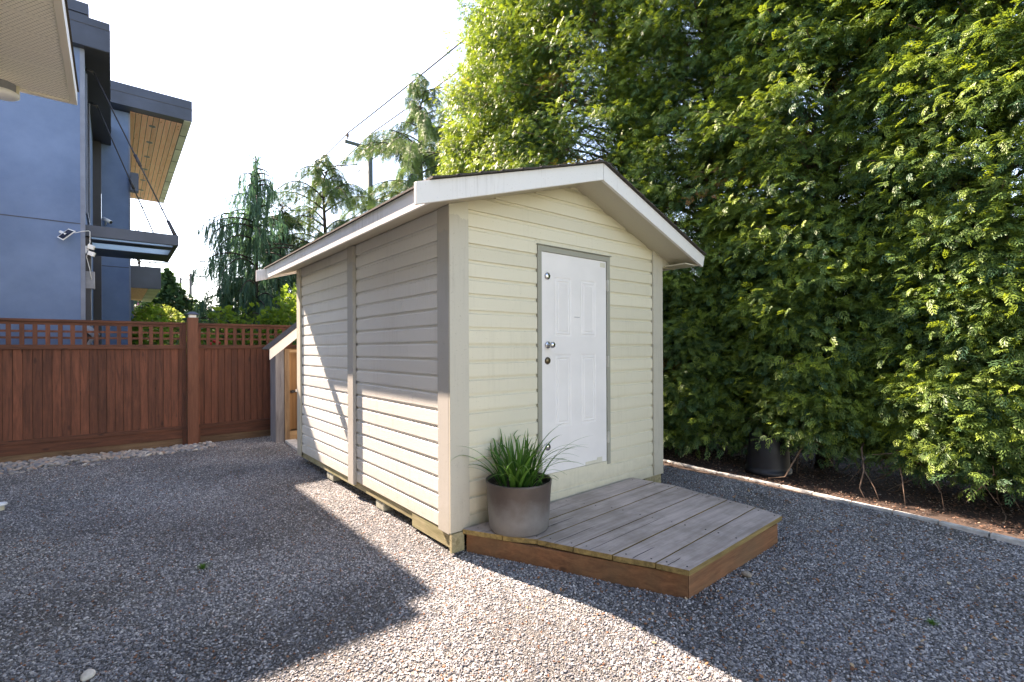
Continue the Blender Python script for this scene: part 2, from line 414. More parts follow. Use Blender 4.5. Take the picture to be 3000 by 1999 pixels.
def rise(X, Y):
    t = np.clip((Y - 8.5) / 16.0, 0, 1); return 1.35 * t * t * (3 - 2 * t)
g = grid_mesh('ground', -400, 400, -400, 400, 201, 401, lambda X, Y: rise(X, Y) - 0.05, 'terrain_grass'); tag(g, kind='structure')
def und(X, Y):
    return (0.012 * np.sin(X * 1.7 + 0.6 * Y) * np.cos(Y * 1.3 - 0.4 * X) + 0.006 * np.sin(X * 4.1 + 2) * np.sin(Y * 3.7) - 0.008)
gv = grid_mesh('gravel_yard', -9, 3.80, -9, 6.66, 129, 157, und, 'gravel_base'); tag(gv, kind='structure')
sb = grid_mesh('soil_bed', 3.80, 7.2, -9, 9, 40, 120, lambda X, Y: und(X, Y) + 0.012 + 0.02 * np.clip(X - 3.9, 0, 1), 'soil'); tag(sb, kind='structure')
st = MB().box(9.2, 18, -60, 60, -0.06, -0.02).build('road', 'street_pale'); tag(st, kind='structure')

def scatter(name, x0, x1, y0, y1, density, size, scale_lo, scale_hi, mat, zoff=0.0, seed=1, focus=True, flat=0.5, label=None, sub=1, zf=und, cells=40):
    """A sheet of loose stones: points on the sheet, one small faceted stone at each."""
    xs = np.linspace(x0, x1, cells); ys = np.linspace(y0, y1, cells)
    X, Y = np.meshgrid(xs, ys); Z = zf(X, Y) + zoff
    v = np.stack([X.ravel(), Y.ravel(), Z.ravel()], 1)
    i = np.arange((cells - 1) * cells).reshape(cells - 1, cells)[:, :-1].ravel()
    f = np.stack([i, i + 1, i + cells + 1, i + cells], 1)
    me = fast_mesh(name, v, f); o = bpy.data.objects.new(name, me); COL.objects.link(o)
    ng = bpy.data.node_groups.new(name, 'GeometryNodeTree')
    ng.interface.new_socket('Geometry', in_out='INPUT', socket_type='NodeSocketGeometry')
    ng.interface.new_socket('Geometry', in_out='OUTPUT', socket_type='NodeSocketGeometry')
    N = ng.nodes; L = ng.links
    gi = N.new('NodeGroupInput'); go = N.new('NodeGroupOutput')
    dp = N.new('GeometryNodeDistributePointsOnFaces'); dp.distribute_method = 'RANDOM'
    dp.inputs['Seed'].default_value = seed
    L.new(gi.outputs[0], dp.inputs['Mesh'])
    if focus:
        pos = N.new('GeometryNodeInputPosition'); ds = N.new('ShaderNodeVectorMath'); ds.operation = 'DISTANCE'
        ds.inputs[1].default_value = (-2.05, -3.28, 0); L.new(pos.outputs[0], ds.inputs[0])
        mr = N.new('ShaderNodeMapRange'); mr.inputs['From Min'].default_value = 2.0; mr.inputs['From Max'].default_value = 11.0
        mr.inputs['To Min'].default_value = density; mr.inputs['To Max'].default_value = density * 0.35
        L.new(ds.outputs['Value'], mr.inputs['Value'])
        nz = N.new('ShaderNodeTexNoise'); nz.inputs['Scale'].default_value = 1.1; nz.inputs['Detail'].default_value = 5; L.new(pos.outputs[0], nz.inputs['Vector'])
        m2 = N.new('ShaderNodeMapRange'); m2.inputs['From Min'].default_value = 0.40; m2.inputs['From Max'].default_value = 0.56
        m2.inputs['To Min'].default_value = 0.30; m2.inputs['To Max'].default_value = 1.0; L.new(nz.outputs[0], m2.inputs['Value'])
        mm = N.new('ShaderNodeMath'); mm.operation = 'MULTIPLY'; L.new(mr.outputs[0], mm.inputs[0]); L.new(m2.outputs[0], mm.inputs[1])
        L.new(mm.outputs[0], dp.inputs['Density'])
    else: dp.inputs['Density'].default_value = density
    ico = N.new('GeometryNodeMeshIcoSphere'); ico.inputs['Radius'].default_value = size; ico.inputs['Subdivisions'].default_value = sub
    sm = N.new('GeometryNodeSetMaterial'); sm.inputs['Material'].default_value = MATS[mat]
    L.new(ico.outputs[0], sm.inputs[0])
    src = sm.outputs[0]
    if sub > 1:
        ss = N.new('GeometryNodeSetShadeSmooth'); L.new(src, ss.inputs[0]); src = ss.outputs[0]
    ip = N.new('GeometryNodeInstanceOnPoints'); L.new(dp.outputs[0], ip.inputs['Points']); L.new(src, ip.inputs['Instance'])
    rs = N.new('FunctionNodeRandomValue'); rs.data_type = 'FLOAT_VECTOR'
    rs.inputs[0].default_value = (scale_lo, scale_lo * 0.75, scale_lo * flat); rs.inputs[1].default_value = (scale_hi, scale_hi * 0.8, scale_hi * flat)
    rs.inputs['Seed'].default_value = seed + 5
    L.new(rs.outputs[0], ip.inputs['Scale'])
    rr = N.new('FunctionNodeRandomValue'); rr.data_type = 'FLOAT_VECTOR'
    rr.inputs[0].default_value = (-0.6, -0.6, 0); rr.inputs[1].default_value = (0.6, 0.6, 6.28); rr.inputs['Seed'].default_value = seed + 9
    er = N.new('FunctionNodeEulerToRotation'); L.new(rr.outputs[0], er.inputs[0]); L.new(er.outputs[0], ip.inputs['Rotation'])
    ra = N.new('FunctionNodeRandomValue'); ra.data_type = 'FLOAT'; ra.inputs['Seed'].default_value = seed + 14
    sa = N.new('GeometryNodeStoreNamedAttribute'); sa.data_type = 'FLOAT'; sa.domain = 'INSTANCE'; sa.inputs['Name'].default_value = 'rc'
    L.new(ip.outputs[0], sa.inputs['Geometry'])
    L.new([s_ for s_ in ra.outputs if s_.type == 'VALUE' and s_.enabled][0], [s_ for s_ in sa.inputs if s_.name == 'Value' and s_.enabled][0])
    L.new(sa.outputs[0], go.inputs[0])
    md = o.modifiers.new('scatter', 'NODES'); md.node_group = ng
    tag(o, label, 'gravel', kind='stuff'); return o

scatter('gravel', -4.6, 3.82, -3.2, 6.62, 9200, 0.0078, 0.35, 1.6, 'gravel_chip', 0.002, seed=3, label='crushed grey gravel covering the yard around the shed')
scatter('fallen_leaf_litter', 0.2, 3.7, -3.2, 0.6, 85, 0.011, 0.4, 1.5, 'litter_chip', 0.010, seed=31, focus=False, flat=0.15, label='tiny brown leaf and needle bits scattered on the gravel on the right')
scatter('bark_litter', 3.86, 6.6, -3.6, 8, 2200, 0.012, 0.35, 1.3, 'bark_chip', 0.012, seed=8, flat=0.25, label='reddish brown bark and needle litter under the hedge',
        zf=lambda X, Y: und(X, Y) + 0.012 + 0.02 * np.clip(X - 3.9, 0, 1))
scatter('river_pebbles', -4.6, -0.75, 6.02, 6.62, 330, 0.042, 0.55, 1.3, 'cobble', 0.012, seed=21, focus=False, flat=0.55, sub=3, cells=12,
        label='rounded river pebbles strewn along the foot of the fence')
scatter('river_pebble_spill', -4.6, -2.2, 5.7, 6.05, 90, 0.034, 0.5, 1.2, 'cobble', 0.010, seed=25, focus=False, flat=0.55, sub=3, cells=12,
        label='thin scatter of rounded pebbles spilling onto the gravel from the fence')
for nm, p, r_, sc, lb in (('stone', (-2.155, -0.095, 0.012), 0.034, (1.2, 0.85, 0.55), 'smooth pale stone lying on the shaded gravel at the bottom edge'),
                      ('stone', (1.40, -1.655, 0.012), 0.03, (1.2, 0.8, 0.7), 'small tan stone beside the outer end of the wooden deck')):
    m_ = MB(); n = 12
    prof = [(0.001, -1)] + [(math.cos(a), math.sin(a)) for a in np.linspace(-1.4, 1.4, 9)] + [(0.001, 1)]
    m_.lathe([(r_ * a, r_ * b_) for a, b_ in prof], n=14)
    m_.v = [(x * sc[0] * (1 + .12 * math.sin(3 * y / r_)), y * sc[1], z * sc[2] * (1 + .1 * math.sin(2 * x / r_))) for x, y, z in m_.v]
    o = m_.build(nm, 'stone_pale' if p[0] < 0 else 'stone_tan', smooth=True); o.location = p; o.rotation_euler.z = rng.uniform(0, 3)
    tag(o, lb, 'stone')

# garden edging blocks
EJ = [(4.02, 1.3), (3.975, 0.686), (3.90, -0.112), (3.905, -0.517), (3.889, -0.877), (3.853, -1.229), (3.80, -1.592), (3.785, -1.947), (3.754, -2.292), (3.709, -2.63), (3.66, -3.0)]
POSW = ['farthest visible, beside the shed corner', 'behind the deck, second from the shed', 'nearest the black upturned pot', 'right after the pot', 'behind the deck corner, below the bare twigs',
        'under the longest bare twig', 'fourth from the right edge', 'third from the right edge', 'second from the right edge', 'cut by the right edge of the photo']
for i in range(len(EJ) - 1):
    a, b_ = Vector((*EJ[i], 0)), Vector((*EJ[i + 1], 0)); d = (b_ - a).normalized() * 0.006
    m_ = MB().bar(a + d + Vector((0, 0, 0.0)), b_ - d + Vector((0, 0, 0.0)), 0.062, 0.056)
    o = m_.build('edging_block', 'concrete', bevel=0.006, loc=tuple((a + b_) / 2)); tag(o, 'pale concrete edging block, ' + POSW[i], 'edging', 'edging blocks between gravel and hedge bed')

# ------------------------------------------------------------------ SHED
W, Lg = 2.83, 4.06
shed = thing('garden_shed', (W / 2, Lg / 2, 0), 'cream clapboard garden shed with low gable roof and white door', 'shed')
RID = 1.42
def ztop(u): return 3.30 - 0.300 * (RID - u) if u < RID else 3.30 - 0.372 * (u - RID)
TH = 0.125
def zund(u): return ztop(u) - TH
ZB = 0.155
# backing walls (inside of siding)
bk = MB()
prof = [(0.03, 0, ZB + .01), (W - 0.03, 0, ZB + .01), (W - 0.03, 0, zund(W) + .02), (RID, 0, zund(RID) + .02), (0.03, 0, zund(0) + .02)]
# front with door hole: three pieces
FU0, FU1, FZ0, FZ1 = 0.919, 1.925, 0.416, 2.552
def side_siding(mb, axis, c0, c1, zlist, face, out):
    """boards along axis between c0..c1, face = plane coordinate, out = outward sign."""
    pass
def board_profile(z0, ht=0.136, d=0.0145):
    return [(0.0, z0), (0.0, z0 + ht - 0.034), (-d * 0.6, z0 + ht - 0.029), (-d, z0 + ht - 0.021), (-d, z0 + ht + 0.004), (-0.022, z0 + ht + 0.004), (-0.022, z0)]
fr = MB()
k = 0
while True:
    z0 = ZB + 0.136 * k
    if z0 > zund(RID): break
    lo, hi = 0.03, W - 0.03
    zz = z0 + 0.010
    if zz > zund(0): lo = max(lo, RID - (3.30 - TH - zz) / 0.300)
    if zz > zund(W): hi = min(hi, RID + (3.30 - TH - zz) / 0.372)
    segs = [(lo, hi)]
    top = z0 + 0.136
    if z0 < FZ1 and top > FZ0:
        if z0 >= FZ0 - 0.01 or top > FZ0 + 0.01:
            segs = [(lo, FU0), (FU1, hi)]
            if z0 < FZ0 - 0.001:   # board cut at sill: lower strip below the frame
                pass
    for a, b_ in segs:
        if b_ - a > 0.03:
            dy = rng.uniform(-0.0008, 0.0008)
            p = [(0, -d_ + dy, z) for d_, z in board_profile(z0)]
            fr.prism(p, (a, 0, 0), (b_, 0, 0))
    if z0 < FZ0 - 0.01 and top > FZ0 + 0.01:   # strip under the door frame
        fr.box(FU0, FU1, -0.0, 0.022, z0, FZ0)
    if z0 < FZ1 - 0.01 and top > FZ1 + 0.01:
        fr.box(FU0, FU1, 0.0, 0.022, FZ1, top - 0.033)
        fr.box(FU0, FU1, 0.0095, 0.022, top - 0.033, top + .004)
    k += 1
fr.build('front_siding', 'front_paint', shed)
# side wall (u = 0), split at batten
sl = MB()
for kk in range(20):
    z0 = 0.165 + 0.1372 * kk
    if z0 > zund(0) - 0.01: break
    top = min(z0 + 0.1372, 2.80)
    sg = [(0.10, 2.03), (2.03, Lg - 0.03)]
    if kk % 3 == 1: q = 0.5 + 1.1 * rng.random(); sg = [(0.10, q - .0012), (q + .0012, 2.03), (2.03, Lg - .03)]
    if kk % 4 == 2: q = 2.4 + 1.2 * rng.random(); sg = sg[:-1] + [(2.03, q - .0012), (q + .0012, Lg - .03)]
    for a, b_ in sg:
        dy = rng.uniform(-0.001, 0.001)
        p = [(-(d_) + dy, 0, z) for d_, z in board_profile(z0, 0.1372, 0.016)]
        sl.prism(p, (0, a, 0), (0, b_, 0))
sl.build('side_siding', 'side_paint', shed)
# right and rear walls
ow = MB()
ow.box(W - 0.02, W, 0.02, Lg - 0.02, ZB, zund(W) + 0.02)
for kk in range(18):
    z0 = 0.165 + 0.1372 * kk
    ow.prism([(W + d_ + .001, 0, z) for d_, z in board_profile(z0, 0.1372, 0.012)], (0, 0.05, 0), (0, Lg - 0.05, 0))
ow.build('far_side_siding', 'side_paint', shed)
rw = MB()
rw.prism([(0.03, 0, ZB), (W - 0.03, 0, ZB), (W - 0.03, 0, zund(W)), (RID, 0, zund(RID)), (0.03, 0, zund(0))], (0, Lg - 0.03, 0), (0, Lg - 0.005, 0))
rw.build('rear_wall', 'side_paint', shed)
# interior backing so no light leaks
ib = MB()
ib.box(0.02, FU0, 0.024, 0.034, ZB, zund(0)); ib.box(FU1, W - 0.02, 0.024, 0.034, ZB, zund(W))
ib.box(FU0 - .0, FU1, 0.024, 0.034, ZB, FZ0)
ib.prism([(0.03, 0, zund(0)), (FU0, 0, zund(0)), (FU0, 0, FZ1), (FU1, 0, FZ1), (FU1, 0, zund(W)), (W - .03, 0, zund(W)), (RID, 0, zund(RID))], (0, 0.026, 0), (0, 0.032, 0))
ib.box(0.024, 0.032, 0.04, Lg - .04, ZB, zund(0))
ib.build('wall_backing', 'frame_taupe', shed)
# corner boards
def board(name, mb, mat, parent=shed, bevel=0.002, label=None):
    o = mb.build(name, mat, parent, bevel=bevel)
    if label: o['label'] = label
    return o
board('corner_board', MB().prism([(-0.02, 0, 0.163), (0.160, 0, 0.163), (0.160, 0, zund(0.16) - .001), (-0.02, 0, zund(-.02) - .001)], (0, -0.021, 0), (0, -0.001, 0)), 'trim_cream')
board('corner_board', MB().box(-0.0205, -0.001, 0.0, 0.166, 0.15, zund(0) - 0.010), 'trim_taupe', label='taupe grey corner board on the sunlit side wall')
board('corner_board', MB().prism([(2.672, 0, 0.165), (W + 0.02, 0, 0.165), (W + 0.02, 0, zund(W + .02) - .001), (2.672, 0, zund(2.672) - .001)], (0, -0.021, 0), (0, -0.001, 0)), 'trim_cream')
board('corner_board', MB().box(-0.023, -0.001, Lg - 0.15, Lg + 0.01, 0.11, zund(0) - .012), 'trim_cream')
board('batten', MB().box(-0.038, -0.001, 1.925, 2.085, 0.13, zund(0) - .012), 'trim_taupe', bevel=0.003)
# little strip showing at front of side corner
board('corner_block', MB().box(-0.018, 0.10, -0.034, -0.002, 0.012, 0.160), 'skid_wood')
# roof
rf = MB()
R0, R1, V0, V1 = -0.335, 3.10, -0.325, Lg + 0.28
prof = [(R0, 0, ztop(R0)), (RID, 0, 3.30), (R1, 0, ztop(R1)), (R1, 0, zund(R1)), (RID, 0, zund(RID)), (R0, 0, zund(R0))]
rf.prism(prof, (0, V0, 0), (0, V1, 0))
roof = rf.build('roof', 'soffit_cream', shed)
sh = MB()
# shingle courses on both slopes
for (ua, ub) in ((R0 - 0.045, RID), (R1 + 0.055, RID)):
    n = 9
    for i in range(n):
        a = ua + (ub - ua) * i / n; b_ = ua + (ub - ua) * (i + 1) / n + 0.02 * (1 if ub > ua else -1)
        if i == n - 1: b_ = ub
        za, zb = ztop(a), ztop(b_)
        sh.prism([(a, 0, za + 0.004), (b_, 0, zb + 0.003), (b_, 0, zb + 0.009), (a, 0, za + 0.019)], (0, V0 - 0.065, 0), (0, V1 + 0.05, 0))
sh.box(RID - .09, RID + .09, V0 - .06, V1 + .05, 3.295, 3.309)
sh.build('shingles', 'shingle', roof)
# rake fascias: front and rear
for (va, vb) in ((V0 - 0.034, V0 - 0.001), (V1 + 0.001, V1 + 0.03)):
    ul, ur = -0.487, 3.17
    m_ = MB().prism([(ul, 0, ztop(ul) - 0.002), (RID - 0.0025, 0, 3.298), (RID - 0.0025, 0, 3.298 - 0.152), (ul, 0, ztop(ul) - 0.155)], (0, va, 0), (0, vb, 0))
    m_.build('rake_board', 'fascia_white', roof, bevel=0.003)
    m_ = MB().prism([(RID + 0.0025, 0, 3.298), (ur, 0, ztop(ur) - 0.002), (ur - 0.035, 0, ztop(ur) - 0.125), (RID + 0.0025, 0, 3.298 - 0.156)], (0, va, 0), (0, vb, 0))
    m_.build('rake_board', 'fascia_white', roof, bevel=0.003)
MB().box(R0 - 0.022, R0 - 0.001, V0, V1, ztop(R0) - 0.150, ztop(R0) - 0.006).build('eave_board', 'fascia_white', roof, bevel=0.002)
MB().box(R1 + 0.001, R1 + 0.022, V0, V1, ztop(R1) - 0.135, ztop(R1) - 0.006).build('eave_board', 'fascia_white', roof, bevel=0.002)
# small return block under right eave
m_ = MB(); m_.box(W + 0.022, R1 - 0.002, -0.02, 0.0, zund(R1) - 0.02, zund(R1) + .10)
m_.build('eave_return', 'soffit_cream', roof, bevel=0.002)
MB().box(W + 0.03, W + 0.26, V0 + 0.02, -0.03, zund(R1) - 0.012, zund(R1) + 0.0).build('eave_return', 'soffit_cream', roof)
# skids + floor edge
board('skid', MB().box(0.004, 0.10, 0.0, 0.66, 0.030, 0.158), 'skid_wood', bevel=0.004)
board('skid', MB().box(0.012, 0.10, 0.662, Lg - 0.02, 0.085, 0.160), 'skid_wood', bevel=0.003)
board('skid', MB().box(W - 0.30, W + 0.005, 0.0, 0.12, 0.02, 0.158), 'skid_wood', bevel=0.003)
board('skid', MB().box(W - 0.10, W - 0.005, 0.13, Lg, 0.02, 0.158), 'skid_wood', bevel=0.003)
board('floor', MB().box(0.03, W - 0.03, 0.03, Lg - 0.03, 0.10, 0.15), 'skid_wood', bevel=0)
for i, (v0_, v1_) in enumerate(((2.72, 2.96), (1.28, 1.48))):
    o = MB().box(0.02, 0.22, v0_, v1_, -0.01, 0.083).build('concrete_block', 'concrete_old', bevel=0.012)
    tag(o, ['mossy concrete block under the shed wall near the batten', 'mossy concrete block under the shed wall toward the front corner'][i], 'block', 'support blocks under the shed')
# door
frm = MB()
T = 0.05
frm.box(FU0, FU0 + T - .002, -0.012, 0.05, FZ0, FZ1 - 0.03); frm.box(FU1 - T + .002, FU1, -0.012, 0.05, FZ0, FZ1 - 0.03)
frm.box(FU0, FU1, -0.013, 0.05, FZ1 - 0.055, FZ1 - 0.004)
frm.box(FU0 - 0.012, FU1 + 0.012, -0.028, 0.02, FZ1 - 0.003, FZ1 + 0.004)
frame = frm.build('door_frame', 'frame_taupe', shed, bevel=0.002)
door = thing_door = None
DU0, DU1, DZ0, DZ1 = 0.972, 1.871, 0.452, 2.494
# slab with embossed panels built as a height field
def door_mesh():
    nx, nz = 181, 409
    U = np.linspace(DU0, DU1, nx); Z = np.linspace(DZ0, DZ1, nz)
    X, ZZ = np.meshgrid(U, Z); D = np.zeros_like(X)
    for (a, b_, c, d_) in ((1.150, 1.345, 1.735, 2.262), (1.502, 1.697, 1.735, 2.262), (1.147, 1.343, 0.882, 1.538), (1.502, 1.697, 0.882, 1.538)):
        dist = np.minimum.reduce([X - a, b_ - X, ZZ - c, d_ - ZZ])     # >0 inside
        r_ = np.clip(1 - np.abs(dist - 0.0) / 0.011, 0, 1) * -0.011
        r_ += np.clip(1 - np.abs(dist - 0.030) / 0.010, 0, 1) * -0.008
        r_ += np.where(dist > 0.0, 0.0, 0.0)
        D += r_
    V = np.stack([X.ravel(), (-0.002 - D).ravel(), ZZ.ravel()], 1)
    i = np.arange((nz - 1) * nx).reshape(nz - 1, nx)[:, :-1].ravel()
    F = np.stack([i, i + 1, i + nx + 1, i + nx], 1)
    me = fast_mesh('door', V, F, smooth=True)
    return me
dm = door_mesh(); dm.materials.append(MATS['door_white'])
door = bpy.data.objects.new('door', dm); COL.objects.link(door); door.parent = shed; door.matrix_parent_inverse = Matrix.Translation(-shed.location)
MB().box(DU0, DU1, 0.002, 0.04, DZ0, DZ1).build('door_core', 'door_white', door)
def on_door(mb, name, mat, **kw): return mb.build(name, mat, door, **kw)
PLT = [(0.001, 0.0), (0.034, 0.0), (0.034, 0.004), (0.029, 0.012), (0.017, 0.016), (0.001, 0.017)]
for (u, z, mt, knob) in ((1.044, 2.274, 'chrome', 0), (1.046, 1.640, 'chrome', 1), (1.042, 1.495, 'bronze', 0), (1.040, 0.700, 'chrome', 0)):
    m_ = MB().lathe(PLT, (u, -0.003, z), 24, 'y')
    if knob: m_.lathe([(0.011, 0.015), (0.011, 0.035), (0.022, 0.045), (0.029, 0.060), (0.027, 0.074), (0.018, 0.080), (0.001, 0.081)], (u, -0.003, z), 24, 'y')
    on_door(m_, 'door_knob' if knob else 'deadbolt', mt, smooth=True)
for z in (2.249, 1.471, 0.694):
    m_ = MB().box(1.874, 1.905, -0.016, -0.002, z - 0.055, z + 0.055); m_.tube([(1.880, -0.020, z - .058), (1.880, -0.020, z + .058)], 0.007, 8)
    on_door(m_, 'hinge', 'hinge_metal', bevel=0.001)
on_door(MB().box(1.40, 1.475, -0.006, -0.001, 1.908, 1.912), 'letter_slot', 'grey_plastic')
on_door(MB().box(1.78, 1.855, -0.0045, -0.001, 2.432, 2.478), 'bare_patch', 'door_patch')
on_door(MB().box(1.55, 1.72, -0.0045, -0.001, 0.454, 0.485).box(1.722, 1.80, -0.0045, -0.001, 0.454, 0.505), 'bare_patch', 'door_patch')
MB().box(FU0 + .05, FU1 - .05, -0.006, 0.04, 0.418, 0.449).build('door_sill', 'front_paint', shed, bevel=0.001)

# ------------------------------------------------------------------ DECK
deck = thing('wooden_deck', (1.4, -0.8, 0), 'low weathered grey plank deck with brown skirt at the shed door', 'deck')
Lp = [(0.085, -0.030), (0.24, -0.349), (0.388, -0.574), (0.489, -0.845), (0.596, -1.115), (0.715, -1.376), (0.785, -1.585)]
Rp = [(2.262, -0.030), (2.300, -0.277), (2.345, -0.508), (2.305, -0.792), (2.302, -1.059), (2.290, -1.319), (2.232, -1.560)]
pm = MB()
def dz(u): return 0.178 + 0.016 * u
for i in range(6):
    a0, a1, b0, b1 = Lp[i], Lp[i + 1], Rp[i], Rp[i + 1]
    gap = 0.0055; j = rng.uniform(-0.0015, 0.0015)
    pts = [(a1[0], a1[1] + gap), (b1[0], b1[1] + gap), (b0[0], b0[1] - gap), (a0[0], a0[1] - gap)]
    pm.prism([(x, y, 0) for x, y in pts], (0, 0, 0), (0, 0, 0)) if False else None
    top = [(x, y, dz(x) + j) for x, y in pts]; bot = [(x, y, dz(x) - 0.037 + j) for x, y in pts]
    pm.add(bot + top, [(3, 2, 1, 0), (4, 5, 6, 7), (0, 1, 5, 4), (1, 2, 6, 5), (2, 3, 7, 6), (3, 0, 4, 7)])
# cracks and screws
CRK = []
for i in range(6):
    t = 0.45 + rng.uniform(-.1, .1)
    a = Vector((*Lp[i], 0)).lerp(Vector((*Lp[i + 1], 0)), t); b_ = Vector((*Rp[i], 0)).lerp(Vector((*Rp[i + 1], 0)), t)
    f1 = rng.uniform(0.10, 0.6); pts = []
    for s_ in np.linspace(0.004, f1, 7):
        p = a.lerp(b_, s_); p.y += rng.uniform(-0.003, 0.003); p.z = dz(p.x) + 0.0008; pts.append(p)
    CRK.append(pts)
nbp = len(pm.f)
for pts in CRK: pm.tube(pts, [0.0018] * 6 + [0.0004], 4)
for i in range(6):
    for fr_ in (0.035, 0.50, 0.965):
        for t in (0.2, 0.8):
            a = Vector((*Lp[i], 0)).lerp(Vector((*Lp[i + 1], 0)), t); b_ = Vector((*Rp[i], 0)).lerp(Vector((*Rp[i + 1], 0)), t)
            p = a.lerp(b_, fr_); pm.lathe([(0.006, -0.003), (0.006, 0.002), (0.0003, 0.0025)], (p.x, p.y, dz(p.x)), 8)
dbo = pm.build('deck_boards', 'deck_grey', deck, bevel=0.004)
dbo.data.materials.append(MATS['deck_edge'])
dbo.data.materials.append(MATS['black_rubber'])
for pg in dbo.data.polygons:
    if pg.index >= nbp: pg.material_index = 2
    elif pg.normal.z < 0.5: pg.material_index = 1
skl = MB().prism([(0.115, -0.04, -0.02), (0.815, -1.552, -0.02), (0.845, -1.535, -0.02), (0.145, -0.03, -0.02)], (0, 0, 0), (0, 0, 0.158)).build('skirt_board', 'deck_skirt_side', deck, bevel=0.003)
skf = MB().prism([(0.817, -1.556, -0.02), (2.212, -1.530, -0.02), (2.212, -1.500, -0.02), (0.835, -1.524, -0.02)], (0, 0, 0), (0, 0, 0.165)).build('skirt_board', 'deck_skirt', deck, bevel=0.003)
MB().prism([(2.19, -1.498, -0.02), (2.22, -0.06, -0.02), (2.19, -0.06, -0.02), (2.16, -1.498, -0.02)], (0, 0, 0), (0, 0, 0.165)).build('skirt_board', 'deck_skirt_side', deck)

# ------------------------------------------------------------------ PLANTER + GRASS
pc = (0.448, -0.292, dz(0.45) + 0.001)
pl = thing('planter_pot', pc, 'round brown plastic planter faded grey below, standing on the deck corner', 'planter')
prof = [(0.001, 0.0), (0.222, 0.0), (0.236, 0.012), (0.243, 0.10), (0.252, 0.24), (0.258, 0.33), (0.264, 0.372), (0.264, 0.384), (0.255, 0.386), (0.250, 0.372), (0.246, 0.30), (0.243, 0.28)]
o = MB().lathe(prof, n=64).build('pot_body', 'planter_plastic', None, smooth=True); o.parent = pl
o = MB().lathe([(0.246, 0.318), (0.18, 0.335), (0.08, 0.342), (0.001, 0.344)], n=40).build('potting_mix', 'potting_soil', None, smooth=True); o.parent = pl
def blades(n, seed):
    r = random.Random(seed); V = []; F = []; Tn = []
    for i in range(n):
        outer = i % 2; a = r.uniform(0, 6.283); rr = math.sqrt(r.random()) * (0.17 if outer else 0.13)
        bx, by = rr * math.cos(a), rr * math.sin(a)
        da = a + r.gauss(0, 0.45); seg = 12; wd = r.uniform(0.008, 0.0135)
        if outer: L_ = r.uniform(0.30, 0.64); ang = math.radians(r.uniform(58, 80)); curl = r.uniform(0.09, 0.17)
        else: L_ = r.uniform(0.20, 0.46); ang = math.radians(r.uniform(76, 92)); curl = r.uniform(0.01, 0.10)
        px, py, pz = bx, by, 0.325
        sx, sy = -math.sin(da), math.cos(da); base = len(V)
        t0 = r.random() * 0.7
        for k_ in range(seg + 1):
            ww = wd * (1 - (k_ / seg) ** 2.2) + 0.0006
            V.append((px - sx * ww, py - sy * ww, pz + ww * .3)); V.append((px, py, pz)); V.append((px + sx * ww, py + sy * ww, pz + ww * .3))
            Tn += [t0 + 0.3 * k_ / seg] * 3
            px += math.cos(da) * math.cos(ang) * L_ / seg; py += math.sin(da) * math.cos(ang) * L_ / seg; pz += math.sin(ang) * L_ / seg
            py = min(py, 0.268)
            ang -= curl * (0.6 + 0.8 * k_ / seg)
        for k_ in range(seg):
            q = base + k_ * 3
            F.append((q, q + 1, q + 4, q + 3)); F.append((q + 1, q + 2, q + 5, q + 4))
    return np.array(V), np.array(F), np.array(Tn)
V, F, Tn = blades(130, 6)
me = fast_mesh('ornamental_grass', V, F, np.clip(Tn, 0, 1), smooth=True); me.materials.append(MATS['grass_blade'])
o = bpy.data.objects.new('ornamental_grass', me); COL.objects.link(o); o.location = pc; tag(o, 'clump of long arching dark green grass blades growing in the planter', 'plant')

for k_, (wx, wy, sc_, lb) in enumerate(((1.62, -2.62, .06, 'tiny green weed sprouting in the shaded gravel right of the deck'), (-1.55, 0.95, .08, 'small green weed in the shaded gravel left of the shed'))):
    m2 = me.copy(); wo = bpy.data.objects.new('weed', m2); COL.objects.link(wo); wo.scale = (sc_ * 1.5, sc_ * 1.5, sc_); wo.location = (wx, wy, -0.325 * sc_); wo.rotation_euler.z = k_
    tag(wo, lb, 'weed')
# upturned black nursery pot
m_ = MB().lathe([(0.262, 0.0), (0.268, 0.012), (0.268, 0.05), (0.252, 0.056), (0.247, 0.10), (0.235, 0.25), (0.222, 0.46), (0.215, 0.475), (0.001, 0.478)], n=48)
o = m_.build('nursery_pot', 'black_rubber', smooth=True); o.location = (4.40, -0.52, 0.03); o.rotation_euler = (0.03, -0.03, 0)
tag(o, 'large black plastic nursery pot turned upside down under the hedge', 'pot')
# white drain cap at left edge
cp = thing('drain_cap', (-2.955, 3.85, 0), 'round white cap on a short cream pipe at the left edge', 'pipe cap')
MB().lathe([(0.038, -0.02), (0.038, 0.04)], (-2.955, 3.85, 0), 20).build('pipe', 'cream_plastic', cp, smooth=True)
MB().lathe([(0.001, 0.038), (0.058, 0.038), (0.062, 0.046), (0.058, 0.060), (0.001, 0.066)], (-2.955, 3.85, 0), 24).build('cap', 'white_plastic', cp, smooth=True)

